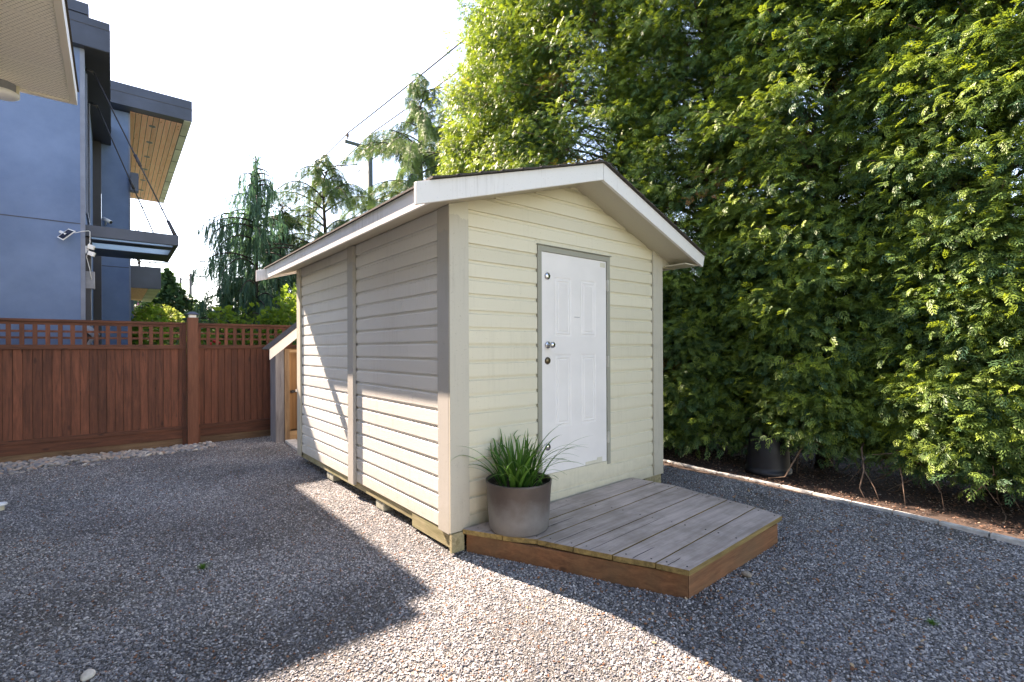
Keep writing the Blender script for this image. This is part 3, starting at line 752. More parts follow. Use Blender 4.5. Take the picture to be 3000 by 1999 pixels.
# ------------------------------------------------------------------ LEAN-TO at rear
lt = thing('wood_store', (1.2, 6.2, 0), 'small open plywood store with steep white edged roof behind the shed', 'store')
lv0, lv1 = 5.86, 6.22
LS = 0.84
def lz(u): return 1.60 + LS * (u - 0.10) if u < 1.25 else 1.60 + LS * (2.40 - u)
MB().box(0.120, 0.262, lv0, lv0 + .03, -0.02, lz(.15) - 0.02).box(0.120, 0.145, lv0 + .031, lv1, -0.02, lz(.12) + 0.0).build('side_panel', 'shed_grey_board', lt, bevel=0.002)
MB().box(0.262, 0.345, lv0 - 0.02, lv0 + 0.018, -0.02, 1.62).build('corner_post', 'cedar_raw_v', lt, bevel=0.003)
MB().box(0.60, 0.69, lv0 + .08, lv0 + 0.118, -0.02, 1.90).build('corner_post', 'fence_brown', lt, bevel=0.003)
MB().box(0.286, 2.2, lv0 + 0.24, lv0 + 0.255, 0.16, 1.62).build('back_panel', 'plywood', lt)
MB().box(0.346, 2.2, lv0 - 0.015, lv0 + 0.02, 1.555, 1.60).build('rail', 'cedar_raw', lt, bevel=0.002)
MB().box(0.346, 2.2, lv0 - 0.015, lv0 + 0.03, 0.02, 0.17).build('sill_board', 'cedar_raw', lt, bevel=0.003)
m_ = MB().prism([(0.03, 0, lz(.03) + .09), (1.25, 0, lz(1.25) + .09), (2.47, 0, lz(2.47) + .09), (2.47, 0, lz(2.47) + .05), (1.25, 0, lz(1.25) + .05), (0.03, 0, lz(.03) + .05)], (0, lv0 - 0.10, 0), (0, lv1 + .03, 0))
lr = m_.build('roof', 'fence_brown', lt)
MB().prism([(0.0, 0, lz(0) + .10), (1.25, 0, lz(1.25) + .11), (1.25, 0, lz(1.25) - .07), (0.0, 0, lz(0) - .085)], (0, lv0 - 0.125, 0), (0, lv0 - .101, 0)).build('rake_board', 'fascia_white', lr, bevel=0.002)
MB().prism([(-0.01, 0, lz(0) + .105), (1.25, 0, lz(1.25) + .12), (1.25, 0, lz(1.25) + .105), (-0.01, 0, lz(0) + .09)], (0, lv0 - 0.14, 0), (0, lv1 + .05, 0)).build('shingles', 'shingle', lr)
m_ = MB().box(0.42, 0.52, lv0 + 0.215, lv0 + 0.238, 0.83, 0.865); m_.box(0.44, 0.47, lv0 + .19, lv0 + .214, .825, .875)
m_.build('latch', 'black_rubber', lt)
MB().box(0.50, 0.545, lv0 + 0.19, lv0 + 0.214, 0.84, 0.885).build('latch_plate', 'white_plastic', lt)
MB().box(0.575, 0.62, lv0 + .10, lv0 + .12, .87, .92).build('latch_plate', 'white_plastic', lt)
o = MB().prism([(0.17, 4.15, 0), (0.27, 4.15, 0), (0.44, 5.83, 0), (0.262, 5.83, 0)], (0, 0, -0.02), (0, 0, 0.03)).build('stepping_slab', 'concrete', bevel=0.006)
tag(o, 'narrow pale concrete strip on the ground between shed and wood store', 'slab')

# ------------------------------------------------------------------ FENCE
fe = thing('wooden_fence', (-1.0, 6.7, 0), 'reddish brown board fence with square lattice top', 'fence')
def fence_panel(u0, u1, v):
    rl = MB()
    rl.box(u0, u1, v - 0.045, v + 0.045, 2.035, 2.073); rl.build('top_rail', 'fence_brown_h', fe, bevel=0.004)
    MB().box(u0, u1, v - 0.022, v + 0.02, 1.99, 2.034).build('rail', 'fence_brown_h', fe, bevel=0.002)
    MB().box(u0, u1, v - 0.045, v + 0.02, 1.625, 1.695).build('rail', 'fence_brown_h', fe, bevel=0.003)
    MB().box(u0, u1, v - 0.045, v + 0.02, 0.255, 0.315).build('rail', 'fence_brown_h', fe, bevel=0.003)
    MB().box(u0, u1, v - 0.030, v + 0.015, 0.105, 0.254).build('kick_board', 'fence_brown_h', fe, bevel=0.003)
    MB().box(u0, u1, v - 0.022, v + 0.012, -0.03, 0.104).build('base_board', 'base_timber', fe, bevel=0.003)
    lat = MB(); n = int((u1 - u0) / 0.137); 
    for i in range(n + 1):
        uu = u0 + 0.03 + i * 0.137
        if uu < u1 - 0.03: lat.box(uu - 0.026, uu + 0.026, v - 0.020, v - 0.006, 1.695, 1.99)
    for z in (1.797, 1.893): lat.box(u0, u1, v - 0.005, v + 0.006, z - 0.016, z + 0.016)
    lat.build('lattice', 'fence_brown', fe)
    bd = MB(); uu = u0
    while uu < u1:
        wd = 0.104; e = min(uu + wd, u1)
        j = rng.uniform(-.003, .003)
        bd.box(uu + .0025, e - .0025, v - 0.012 + j, v + 0.006 + j, 0.315, 1.625); uu += wd
    bd.build('boards', 'fence_brown', fe, bevel=0.0035)
    MB().box(u0, u1, v + 0.010, v + 0.016, 0.30, 1.65).build('backing', 'bark_dark', fe)  # added dark sheet, stands in for shade in the gaps between boards
fence_panel(-9.0, -1.09, 6.70)
fence_panel(-0.93, 4.1, 6.74)
MB().box(-1.085, -0.93, 6.55, 6.70, -0.02, 2.155).build('post', 'fence_post', fe, bevel=0.006)
MB().box(-1.15, -1.09, 6.66, 6.72, -0.02, 2.03).box(-.928, -.89, 6.70, 6.76, -.02, 2.03).build('post_strip', 'fence_brown', fe, bevel=0.003)
pcp = MB().box(-1.06, -0.955, 6.575, 6.68, 2.156, 2.205).build('post_lamp', 'white_plastic', fe, bevel=0.004)
m_ = MB(); m_.box(-1.10, -0.915, 6.535, 6.72, 2.206, 2.216)
m_.add([(-1.095, 6.54, 2.216), (-.92, 6.54, 2.216), (-.92, 6.715, 2.216), (-1.095, 6.715, 2.216), (-1.04, 6.595, 2.258), (-.975, 6.595, 2.258), (-.975, 6.66, 2.258), (-1.04, 6.66, 2.258)],
       [(0, 1, 5, 4), (1, 2, 6, 5), (2, 3, 7, 6), (3, 0, 4, 7), (4, 5, 6, 7)])
m_.build('lamp_cap', 'charcoal_metal', pcp)

# ------------------------------------------------------------------ MODERN HOUSE
mh = thing('modern_house', (-5, 12, 0), 'blue grey stucco house with flat dark metal edged roofs behind the fence', 'house')
body = MB().box(-9.5, -2.41, 7.3, 24, -0.1, 7.0).build('wall', 'stucco_blue', mh)
MB().box(-9.5, -2.402, 7.296, 7.299, 3.655, 3.672).build('stucco_joint', 'stucco_joint', body)
MB().box(-2.46, -2.402, 7.292, 7.36, -0.1, 6.89).build('corner_trim', 'house_trim_pale', body)
pp = MB().box(-9.6, -2.365, 7.22, 7.40, 6.88, 7.05).box(-9.6, -2.345, 7.20, 7.42, 7.055, 7.23)
pp.build('parapet', 'charcoal_metal', mh)
win = MB().box(-2.409, -2.395, 7.85, 9.1, 4.0, 6.30).build('window', 'dark_glass', mh); win2 = MB().box(-2.409, -2.395, 7.75, 9.3, 0.2, 3.3).build('window', 'dark_glass', mh)
MB().box(-2.409, -2.385, 7.80, 7.85, 3.95, 6.35).box(-2.409, -2.385, 9.10, 9.15, 3.95, 6.35).box(-2.409, -2.385, 7.851, 9.099, 3.95, 4.0).build('window_frame', 'house_trim_pale', win)
MB().box(-2.409, -2.388, 7.70, 7.75, .1, 3.35).box(-2.409, -2.388, 8.5, 8.54, .1, 3.35).box(-2.409, -2.388, 7.751, 8.499, .1, .2).build('window_frame', 'house_trim_pale', win2)
MB().box(-2.41, -2.262, 11.70, 11.88, -0.1, 6.50).build('dark_column', 'charcoal_soffit', mh)
MB().box(-2.41, -2.335, 7.42, 7.62, -0.1, 3.48).build('door_jamb', 'charcoal_soffit', mh)
# tall narrow roof
tr_ = MB().box(-2.60, -2.08, 7.15, 11.88, 6.52, 6.99)
tr_o = tr_.build('roof', 'charcoal_metal', mh)
MB().box(-2.60, -2.076, 7.145, 11.885, 6.865, 6.875).build('roof_seam', 'charcoal_soffit', tr_o)
MB().box(-2.405, -2.09, 7.16, 11.87, 6.512, 6.519).build('soffit', 'charcoal_soffit', tr_o)
# wing wall
wg = MB().box(-2.26, -1.722, 11.90, 21.5, -0.1, 7.415).build('wall', 'stucco_blue', mh)
MB().box(-2.26, -1.719, 11.896, 11.899, 3.61, 3.63).build('stucco_joint', 'stucco_joint', wg)
MB().box(-1.75, -1.716, 11.893, 11.97, -0.1, 7.41).build('corner_trim', 'house_trim_pale', wg)
# cedar soffit roof
wr = MB().box(-6, -0.478, 11.50, 20.45, 7.425, 7.93).build('roof', 'charcoal_metal', mh)
MB().box(-6, -0.472, 11.494, 20.455, 7.715, 7.728).build('roof_seam', 'charcoal_soffit', wr)
so_ = MB()
for i in range(9):
    a = -0.66 - (i + 1) * 0.118; so_.box(a + .006, a + .112, 11.80, 20.38, 7.408, 7.420)
so_.build('soffit', 'soffit_cedar', wr)
mp_ = MB(); y = 11.53
while y < 20.3:
    mp_.box(-0.645, -0.485, y, min(y + 1.08, 20.4), 7.408, 7.420); y += 1.16
mp_.build('edge_panel', 'metal_panel_pale', wr)
for y in (12.416, 13.671, 14.981, 16.294, 17.589, 18.914, 20.1):
    d_ = MB().lathe([(0.001, -0.004), (0.05, -0.004), (0.06, -0.010), (0.072, -0.008), (0.072, 0.0)], (-1.25, y, 7.408), 20)
    d_.build('downlight', 'grey_plastic', wr, smooth=True)
MB().box(-1.72, -1.56, 11.72, 11.93, 5.48, 5.92).build('wall_lamp', 'charcoal_metal', mh)
# lower balcony roof
bl = MB().box(-2.2, -0.90, 15.30, 20.0, 3.49, 4.15).build('balcony', 'charcoal_metal', mh)
MB().box(-2.2, -1.22, 15.4, 19.9, 3.478, 3.488).build('soffit', 'soffit_cedar', bl)
mp_ = MB(); y = 15.4
while y < 19.8: mp_.box(-1.21, -0.905, y, y + .8, 3.478, 3.488); y += .84
mp_.build('edge_panel', 'metal_panel_pale', bl)
MB().box(-1.9, -1.50, 18.0, 19.0, 1.2, 3.33).build('bay', 'stucco_blue', mh)
# entry canopy
ca = MB()
ca.box(-2.41, -1.132, 7.36, 7.43, 3.49, 3.675); ca.box(-2.41, -1.132, 9.43, 9.50, 3.49, 3.675)
ca.box(-1.20, -1.132, 7.431, 9.429, 3.49, 3.675); ca.box(-2.408, -2.34, 7.431, 9.429, 3.49, 3.675)
ca.box(-2.339, -1.201, 7.69, 7.98, 3.492, 3.60); ca.box(-2.339, -1.201, 8.63, 9.429, 3.492, 3.56)
cn = ca.build('canopy', 'charcoal_metal', mh, bevel=0.003)
MB().box(-2.338, -1.202, 7.432, 7.688, 3.505, 3.515).box(-2.338, -1.202, 7.982, 8.628, 3.505, 3.515).build('canopy_glass', 'glass_frosted', cn)
for (p, q) in (((-1.17, 7.42, 3.66), (-2.30, 7.85, 6.42)), ((-1.27, 9.30, 3.70), (-2.28, 9.30, 6.40))):
    p, q = Vector(p), Vector(q); m_ = MB().tube([p, q], 0.012, 8)
    c1 = p.lerp(q, 0.10); m_.tube([p, c1], [0.035, 0.028], 8); m_.tube([p.lerp(q, .44), p.lerp(q, .51)], 0.026, 8)
    m_.tube([q, q + Vector((-0.11, 0, 0.02))], 0.03, 8)
    m_.build('tension_rod', 'charcoal_soffit', cn, smooth=True)
# things fixed to the house
sp = thing('solar_panel', (-2.64, 7.25, 3.45), 'small white framed solar panel tilted on the blue wall', 'solar panel')
c = [Vector(p) for p in ((-2.735, 7.22, 3.395), (-2.600, 7.20, 3.545), (-2.515, 7.12, 3.505), (-2.665, 7.14, 3.345))]
n_ = (c[1] - c[0]).cross(c[3] - c[0]).normalized()
if n_.y > 0: n_ = -n_
MB().add([p - n_ * .012 for p in c] + [p for p in c], [(0, 1, 2, 3), (4, 5, 6, 7), (0, 1, 5, 4), (1, 2, 6, 5), (2, 3, 7, 6), (3, 0, 4, 7)]).build('panel_frame', 'white_plastic', sp)
ctr = sum(c, Vector()) / 4
MB().add([ctr + (p - ctr) * 0.86 + n_ * .003 for p in c], [(0, 1, 2, 3)]).build('solar_cells', 'solar_cell', sp)
MB().tube([ctr - n_ * .01, (-2.70, 7.30, 3.50)], 0.022, 8).build('bracket', 'white_plastic', sp)
cb = MB().tube([(-2.60, 7.22, 3.50), (-2.52, 7.26, 3.50), (-2.44, 7.27, 3.54), (-2.36, 7.33, 3.57), (-2.345, 7.33, 3.56), (-2.345, 7.34, 3.40), (-2.37, 7.36, 3.25), (-2.39, 7.36, 3.14), (-2.35, 7.38, 2.95), (-2.33, 7.39, 2.78)], 0.006, 6).build('cable', 'white_plastic', smooth=True)
tag(cb, 'thin white cable hanging from the solar panel down to the grey box', 'cable')
fl = thing('security_floodlight', (-2.36, 7.38, 3.26), 'white twin head security floodlight at the house corner', 'floodlight')
MB().box(-2.41, -2.385, 7.32, 7.42, 3.20, 3.32).build('base', 'white_plastic', fl, bevel=0.004)
for cc in ((-2.33, 7.33, 3.31), (-2.325, 7.33, 3.20)):
    m_ = MB().bar(Vector(cc) + Vector((-.04, 0, .01)), Vector(cc) + Vector((.04, -.02, -.02)), 0.06, 0.07); m_.tube([(-2.39, 7.37, 3.26), cc], 0.012, 8)
    m_.build('lamp_head', 'white_plastic', fl, bevel=0.008)
eb = MB().box(-2.405, -2.288, 7.40, 7.55, 2.63, 2.915).build('electrical_box', 'grey_plastic', bevel=0.006); tag(eb, 'grey metal box mounted at the corner of the blue house', 'electrical box')
bc = thing('security_camera', (-2.17, 11.8, 4.66), 'white bullet camera on the recessed blue wall above the canopy', 'camera')
MB().tube([(-2.22, 11.72, 4.71), (-2.09, 11.60, 4.62)], 0.045, 14).build('housing', 'white_plastic', bc, smooth=True)
MB().tube([(-2.089, 11.599, 4.619), (-2.083, 11.594, 4.615)], 0.036, 14).build('lens', 'black_rubber', bc)
MB().tube([(-2.19, 11.896, 4.60), (-2.18, 11.80, 4.62), (-2.17, 11.70, 4.66)], 0.018, 8).build('arm', 'white_plastic', bc)
gl = MB().bar((-2.40, 7.35, 1.99), (-2.26, 7.18, 1.84), 0.09, 0.07).bar((-2.32, 7.27, 1.80), (-2.38, 7.27, 1.68), 0.05, 0.05).build('wall_light', 'grey_plastic', bevel=0.008)
tag(gl, 'grey angled lamp fixed to the blue house, seen through the lattice', 'lamp')

# ------------------------------------------------------------------ BEIGE HOUSE (roof overhang top left)
bh = thing('beige_house', (-6, 0, 0), 'beige house with vented vinyl soffit overhanging at top left', 'house')
MB().box(-12, -3.15, -9, 3.15, -0.1, 4.25).build('wall', 'vinyl_cream', bh)
sf = MB().box(-12, -2.40, -9, 3.70, 4.262, 4.28).build('soffit', 'vinyl_soffit', bh)
m_ = MB().box(-2.40, -2.345, -9, 3.75, 4.245, 4.40); m_.box(-12, -2.401, 3.70, 3.75, 4.245, 4.40)
m_.build('fascia', 'vinyl_cream', bh, bevel=0.004)
MB().prism([(-12, 0, 4.40), (-2.33, 0, 4.40), (-7, 0, 6.0)], (0, -9, 0), (0, 3.77, 0)).build('roof', 'shingle', bh)
jl = thing('eave_lamp', (-2.86, 3.5, 4.2), 'white ribbed glass lamp with cream bracket under the beige eave', 'lamp')
MB().lathe([(0.001, -0.065), (0.10, -0.062), (0.125, -0.045), (0.125, -0.02), (0.115, -0.012)], (-2.90, 3.66, 4.19), 28).build('shade', 'white_plastic', jl, smooth=True)
MB().lathe([(0.105, -0.012), (0.105, 0.07)], (-2.90, 3.66, 4.19), 20).build('lamp_body', 'grey_plastic', jl, smooth=True)
MB().box(-2.80, -2.775, 3.64, 3.68, 4.14, 4.262).build('bracket', 'cream_plastic', jl, bevel=0.002)

# ------------------------------------------------------------------ POLES and WIRES
def cam_pt(x, D, z): p = Vector((-2.054, -3.28, 0)) + fw * D + rt * ((x - 1500) / 1431 * D); p.z = z; return p
P1 = cam_pt(1087, 25, 0); P2 = cam_pt(559, 68, 0)
wd_ = (P1 - P2).normalized(); xa = Vector((-wd_.y, wd_.x, 0))
HT = 12.25
tips = {}
def pole(P, name, label, mat, arms, group=None, h=HT, r0=0.17):
    t = thing(name, tuple(P), label, 'utility pole', group)
    MB().tube([P + Vector((0, 0, 0)), P + Vector((0, 0, h))], [r0, r0 * 0.72], 14).build('pole_shaft', mat, t, smooth=True)
    for (z, half) in arms:
        c_ = P + Vector((0, 0, z)); MB().bar(c_ - xa * half - wd_ * .16, c_ + xa * half - wd_ * .16, 0.11, 0.14).build('crossarm', mat, t)
    z, half = arms[0]
    m_ = MB()
    for s_ in (-1, 1): m_.bar(P + Vector((0, 0, z)) + xa * half * .55 * s_ - wd_ * .16, P + Vector((0, 0, z - .75)) - wd_ * .1, 0.04, 0.04)
    m_.build('brace', mat, t)
    return t
t1 = pole(P1, 'utility_pole', 'tall weathered grey green utility pole with crossarm above the shed roof', 'pole_wood', [(HT - 0.30, 1.25)])
MB().bar(P1 + Vector((0, 0, 9.1)), P1 + Vector((0, 0, 9.6)) + rt * 1.2, 0.07, 0.07).build('guy_arm', 'pole_wood', t1)
ins = []
for (off, zz) in ((-1.12, HT - 0.16), (0.0, HT + 0.05), (1.12, HT - 0.16)):
    p = P1 + xa * off + Vector((0, 0, zz)) - wd_ * .16 * (off != 0)
    MB().lathe([(0.03, 0), (0.03, .12), (0.09, .14), (0.06, .2), (0.08, .24), (0.03, .33), (0.001, .34)], p, 12).build('insulator', 'insulator', t1, smooth=True)
    ins.append(p + Vector((0, 0, .3)))
t2 = pole(P2, 'utility_pole', 'distant dark utility pole with one crossarm left of the cypress', 'pole_dark', [(HT - .3, 1.8)], 'far utility poles', r0=0.24)
P3 = cam_pt(530, 72, 0)
t3 = pole(P3, 'utility_pole', 'distant dark utility pole with several crossarms, the farther left one', 'pole_dark', [(HT - .2, 1.6), (9.3, 1.6), (7.2, 1.6)], 'far utility poles', h=HT, r0=0.22)
def wire(a, b_, sag, label, r_=0.030, cat='power line'):
    pts = []
    for s_ in np.linspace(0, 1, 24):
        p = a.lerp(b_, s_); p.z -= sag * 4 * s_ * (1 - s_); pts.append(p)
    o = MB().tube(pts, r_, 5, cap=False).build('power_line', 'wire_black', smooth=True); tag(o, label, cat, 'overhead wires')
P0 = P1 + (P1 - P2) * 0.75
LW = ['leftmost wire on the near pole crossarm', 'middle wire on the near pole top', 'right wire on the near pole crossarm']
for i, (p, off) in enumerate(zip(ins, (-1.12, 0, 1.12))):
    wire(p, P0 + xa * off + Vector((0, 0, HT + 1.2)), 0.5, LW[i] + ', running up right to the hedge')
    wire(p, P2 + xa * off * 1.4 + Vector((0, 0, HT + .2)), 1.2, LW[i] + ', running to the distant pole')
wire(P1 + Vector((0, 0, 9.0)), P0 + Vector((0, 0, 9.9)), 0.6, 'thicker cable fixed lower on the near pole, to the right', 0.03)
wire(P1 + Vector((0, 0, 9.0)), P2 + Vector((0, 0, 8.6)), 1.3, 'thicker cable fixed lower on the near pole, to the distant pole', 0.03)
wire(P1 + Vector((0, 0, 9.4)), Vector((-1.5, 19, 6.8)), 0.5, 'upper service wire from the pole to the modern house', 0.018)
wire(P1 + Vector((0, 0, 7.9)), Vector((-1.2, 15.4, 4.3)), 0.5, 'lower service wire from the pole to the modern house', 0.018)

# ------------------------------------------------------------------ CARS behind the fence
def car(loc, rz, label, name='parked_car'):
    t = thing(name, loc, label, 'car', 'white cars beyond the fence')
    def put(mb, nm, mat, par=None, **kw):
        o = mb.build(nm, mat, None, **kw); o.parent = par or t; return o
    prof = [(-2.2, .35), (-2.25, .62), (-2.1, .86), (-1.35, .95), (-.75, 1.38), (.55, 1.42), (1.3, .98), (2.05, .86), (2.25, .6), (2.2, .33)]
    b_ = put(MB().prism([(x, 0, z) for x, z in prof], (0, -.85, 0), (0, .85, 0)), 'body', 'car_white', bevel=0.06)
    for s_ in (-1, 1):
        gl_ = MB(); gl_.prism([(x, 0, z) for x, z in [(-1.15, .97), (-.68, 1.31), (.48, 1.34), (1.05, 1.0)]], (0, s_ * .852, 0), (0, s_ * .865, 0))
        put(gl_, 'window', 'car_glass')
    put(MB().bar((-1.30, 0, 1.0), (-.80, 0, 1.36), 1.4, 0.02, (0, 0, 1)), 'windscreen', 'car_glass'); put(MB().bar((1.24, 0, 1.03), (.62, 0, 1.40), 1.4, 0.02), 'windscreen', 'car_glass')
    for x in (-1.35, 1.35):
        for y in (-.78, .78):
            wl = put(MB().lathe([(0.001, -.1), (.32, -.1), (.33, 0), (.32, .1), (.001, .1)], (x, y, .33), 20, 'y'), 'wheel', 'tyre')
            put(MB().lathe([(0.001, -.105), (.19, -.105), (.19, .105), (.001, .105)], (x, y, .33), 16, 'y'), 'rim', 'chrome', wl)
    for y in (-.6, .6): put(MB().box(2.2, 2.26, y - .15, y + .15, .60, .74), 'headlight', 'white_plastic')
    t.rotation_euler.z = rz; return t
car((-1.3, 26.5, 1.34), 0.2, 'white parked car at left, seen through the lattice beside the house')
car((3.1, 26.5, 1.34), 0.05, 'white parked car at right of the other, seen through the lattice by the post')

# ------------------------------------------------------------------ TREES
def spray_template(kind, seed):
    """one flat spray along +x, unit length; returns verts(N,3) quads tipfactor"""
    r = random.Random(seed); V = []; F = []; Tp = []
    def leaf(p, ang, ln, wd, drop):
        dx, dy = math.cos(ang), math.sin(ang); b0 = len(V)
        def q(a, s_): return (p[0] + dx * a - dy * s_, p[1] + dy * a + dx * s_, p[2] - drop * a * a / max(ln, .01) + r.uniform(-.012, .012))
        V.extend([q(0, 0), q(ln * .45, wd), q(ln, 0), q(ln * .5, -wd)]); F.append((b0, b0 + 1, b0 + 2, b0 + 3))
        Tp.extend([0.0, 0.15, 0.5, 0.15])
    if kind in ('cedar', 'cedar_fine'):
        n = 4; wk = 0.80
        for i in range(n):
            x = 0.06 + 0.78 * i / (n - 1); ln = 0.52 * (1 - 0.60 * i / n) * r.uniform(.8, 1.15)
            for s_ in (-1, 1):
                a = s_ * math.radians(r.uniform(38, 58)); z = -0.30 * x * x
                leaf((x, 0, z), a, ln, 0.062 * wk, 0.35)
                mx_ = ln * .5
                if kind == 'cedar_fine': leaf((x + math.cos(a) * mx_, math.sin(a) * mx_, z - .04), a * 0.35, ln * .55, 0.048 * wk, 0.4)
        leaf((0, 0, 0), 0, 0.55, 0.035, 0.3); leaf((0.5, 0, -.08), 0, 0.52, 0.045, 0.5)
    elif kind == 'cedar_tiny':
        for i in range(3):
            x = 0.05 + 0.30 * i
            for s_ in (-1, 1): leaf((x, 0, -.1 * i), s_ * math.radians(r.uniform(30, 60)), .50 - .08 * i, .085, 0.35)
        leaf((0.4, 0, -.1), r.uniform(-.2, .2), 0.6, 0.075, 0.4)
    elif kind == 'weep':
        for i in range(7):
            x = i / 7
            for s_ in (-1, 1): leaf((x, 0, 0), s_ * math.radians(r.uniform(10, 24)), 0.26, 0.035, 0)
    elif kind == 'broad':
        for i in range(3):
            a = r.uniform(-1, 1); leaf((0.1 * i, 0, 0), a, 0.55, 0.20, 0.3)
    elif kind == 'needle':
        for i in range(8):
            x = i / 8
            for s_ in (-1, 1): leaf((x, 0, r.uniform(-.1, .1)), s_ * math.radians(r.uniform(25, 60)), 0.30, 0.030, 0.2)
    return np.array(V), np.array(F), np.array(Tp)
TEMPL = {k_: [spray_template(k_, s_) for s_ in range(4)] for k_ in ('cedar', 'cedar_fine', 'cedar_tiny', 'weep', 'broad', 'needle')}
def sprays_mesh(name, kind, P, X, N_, S, tint, tipw=0.35):
    """P positions, X stem direction, N_ approx normal, S size, tint 0..1"""
    P = np.asarray(P); X = np.asarray(X); N_ = np.asarray(N_)
    X = X / np.linalg.norm(X, axis=1, keepdims=True)
    Y = np.cross(N_, X); Y /= np.maximum(np.linalg.norm(Y, axis=1, keepdims=True), 1e-6); Z = np.cross(X, Y)
    vs, fs, ts = [], [], []; off = 0
    idx = np.arange(len(P)) % 4
    for t_i in range(4):
        m = idx == t_i
        if not m.any(): continue
        V, F, Tp = TEMPL[kind][t_i]
        p, x, y, z, s_ = P[m], X[m], Y[m], Z[m], np.asarray(S)[m]
        out = (p[:, None, :] + s_[:, None, None] * (V[None, :, 0, None] * x[:, None, :] + V[None, :, 1, None] * y[:, None, :] + V[None, :, 2, None] * z[:, None, :]))
        n = len(p); nv = len(V)
        vs.append(out.reshape(-1, 3)); fs.append((F[None] + (np.arange(n) * nv)[:, None, None] + off).reshape(-1, 4))
        tt = np.asarray(tint)[m]
        dead = tt > 0.985
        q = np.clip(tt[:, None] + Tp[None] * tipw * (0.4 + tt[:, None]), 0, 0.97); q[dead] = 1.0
        ts.append(q.reshape(-1)); off += n * nv
    return fast_mesh(name, np.concatenate(vs), np.concatenate(fs), np.concatenate(ts))
def link(me, name, mat, parent):
    me.materials.append(MATS[mat]); o = bpy.data.objects.new(name, me); COL.objects.link(o)
    o.parent = parent; o.matrix_parent_inverse = Matrix.Translation(-parent.location); return o

